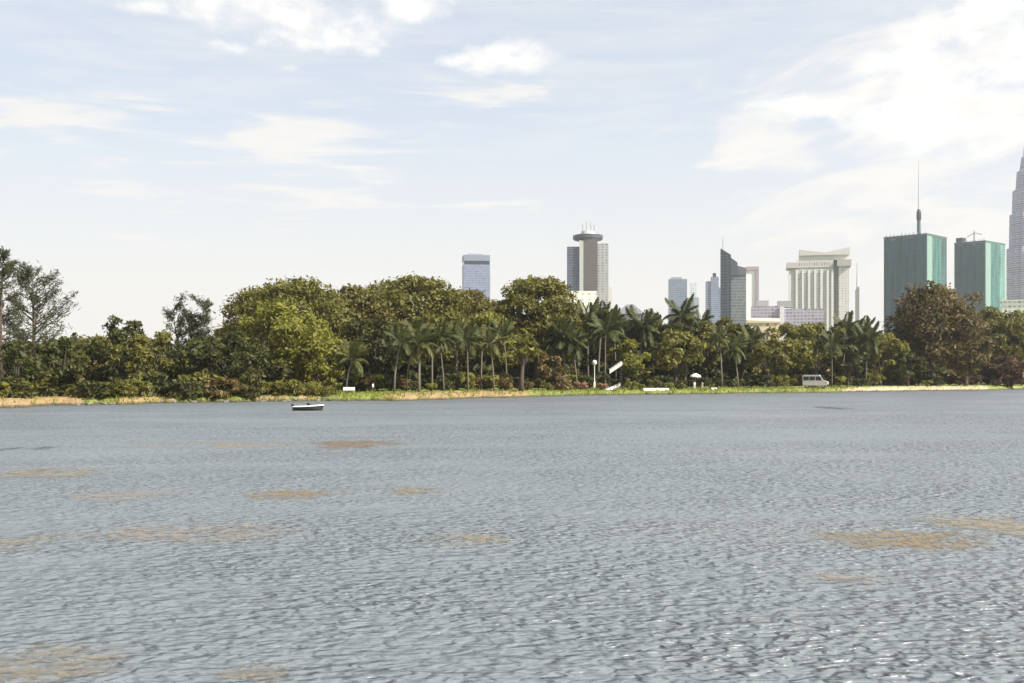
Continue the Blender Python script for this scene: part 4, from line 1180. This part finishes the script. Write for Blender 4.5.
    for x in (-.8, .8):
        MB().box(x - .04, x + .04, -.25, -.18, -.1, .43).part('leg', GREYMETAL, e)
        MB().box(x - .04, x + .04, .32, .38, -.1, .98).part('leg', GREYMETAL, e)

    # parked van
    p = at(815.5, 9.5)
    e = empty('parked_van', p, 'white van with dark windows parked at the right end of the bright lawn', 'van', None, R(-22))
    e.scale = (1.12, 1.12, 1.2)
    body = [(-2.5, .42), (2.35, .42), (2.55, .75), (2.5, 1.2), (1.75, 1.42), (1.05, 2.35), (.8, 2.5), (-2.3, 2.5), (-2.5, 2.3)]
    mb = MB()
    n = len(body)
    mb.add([(x, -.95, z) for x, z in body] + [(x, .95, z) for x, z in body], [tuple(range(n)), tuple(range(n, 2 * n))[::-1]] + [(i, n + i, n + (i + 1) % n, (i + 1) % n) for i in range(n)])
    mb.part('body', mat('van_paint', (0.50, 0.47, 0.44), .4, .25, 1.2), e, bevel=.05)
    for x0, x1, x2, x3 in ((.15, 1.45, .98, .15), (-1.1, 0, 0, -1.1), (-2.3, -1.22, -1.22, -2.3)):
        for y in (-.965, .945):
            MB().add([(x0, y, 1.45), (x1, y, 1.45), (x2, y, 2.2), (x3, y, 2.2), (x0, y + .02, 1.45), (x1, y + .02, 1.45), (x2, y + .02, 2.2), (x3, y + .02, 2.2)],
                     [(0, 1, 2, 3), (7, 6, 5, 4), (0, 4, 5, 1), (1, 5, 6, 2), (2, 6, 7, 3), (3, 7, 4, 0)]).part('side_window', GLASS, e)
    MB().add([(1.80, -.8, 1.44), (1.80, .8, 1.44), (1.13, .74, 2.32), (1.13, -.74, 2.32), (1.74, -.8, 1.42), (1.74, .8, 1.42), (1.07, .74, 2.30), (1.07, -.74, 2.30)],
             [(0, 1, 2, 3), (7, 6, 5, 4), (0, 4, 5, 1), (1, 5, 6, 2), (2, 6, 7, 3), (3, 7, 4, 0)]).part('windscreen', GLASS, e)
    for x in (-1.6, 1.6):
        for y in (-.82, .82):
            w_ = bpy.data.objects.new('wheel', None); w_.parent = e; w_.location = (x, y, .34); w_.rotation_euler = (R(90), 0, 0); COL.objects.link(w_)
            MB().lathe([(.2, -.12), (.33, -.12), (.345, 0), (.33, .12), (.2, .12)], 20).part('tyre', DARKMETAL, w_, smooth=True)
            MB().lathe([(.05, -.125), (.2, -.125), (.2, .125), (.05, .125)], 14).part('rim', GREYMETAL, w_)
    for y in (-.7, .7): MB().box(2.50, 2.57, y - .16, y + .16, .85, 1.05).part('headlight', mat('lamp_glass', (.6, .6, .58), .2), e, bevel=.015)
    MB().box(2.40, 2.62, -.95, .95, .38, .62).part('bumper', DARKMETAL, e, bevel=.03)


shore_things()


def stones():
    r = np.random.RandomState(41)
    mm = mat('stone', (0.16, 0.14, 0.115), .9, .35, 4)
    base = []
    for k in range(4):
        bm = bmesh.new(); bmesh.ops.create_icosphere(bm, subdivisions=2, radius=1)
        for v in bm.verts: v.co = Vector((v.co.x * 1.2, v.co.y, v.co.z * .62)) * (1 + .22 * math.sin(v.co.x * 3 + k) * math.cos(v.co.y * 4 - k) + r.normal(0, .05))
        me = bpy.data.meshes.new('stone'); bm.to_mesh(me); bm.free(); me.materials.append(mm); base.append(me)
    for px in np.concatenate([r.uniform(76, 118, 12), r.uniform(170, 345, 34), r.uniform(535, 720, 22), r.uniform(985, 1040, 8)]):
        o = link('stone', base[r.randint(4)], None, at(px, r.uniform(.2, 2.2)))
        q = r.uniform(.12, .42); o.scale = (q, q, q); o.rotation_euler = (0, 0, r.uniform(0, 6))
        tag(o, 'grey-brown stone lying at the waterline of the far bank', 'stone', 'stones along the waterline')


stones()
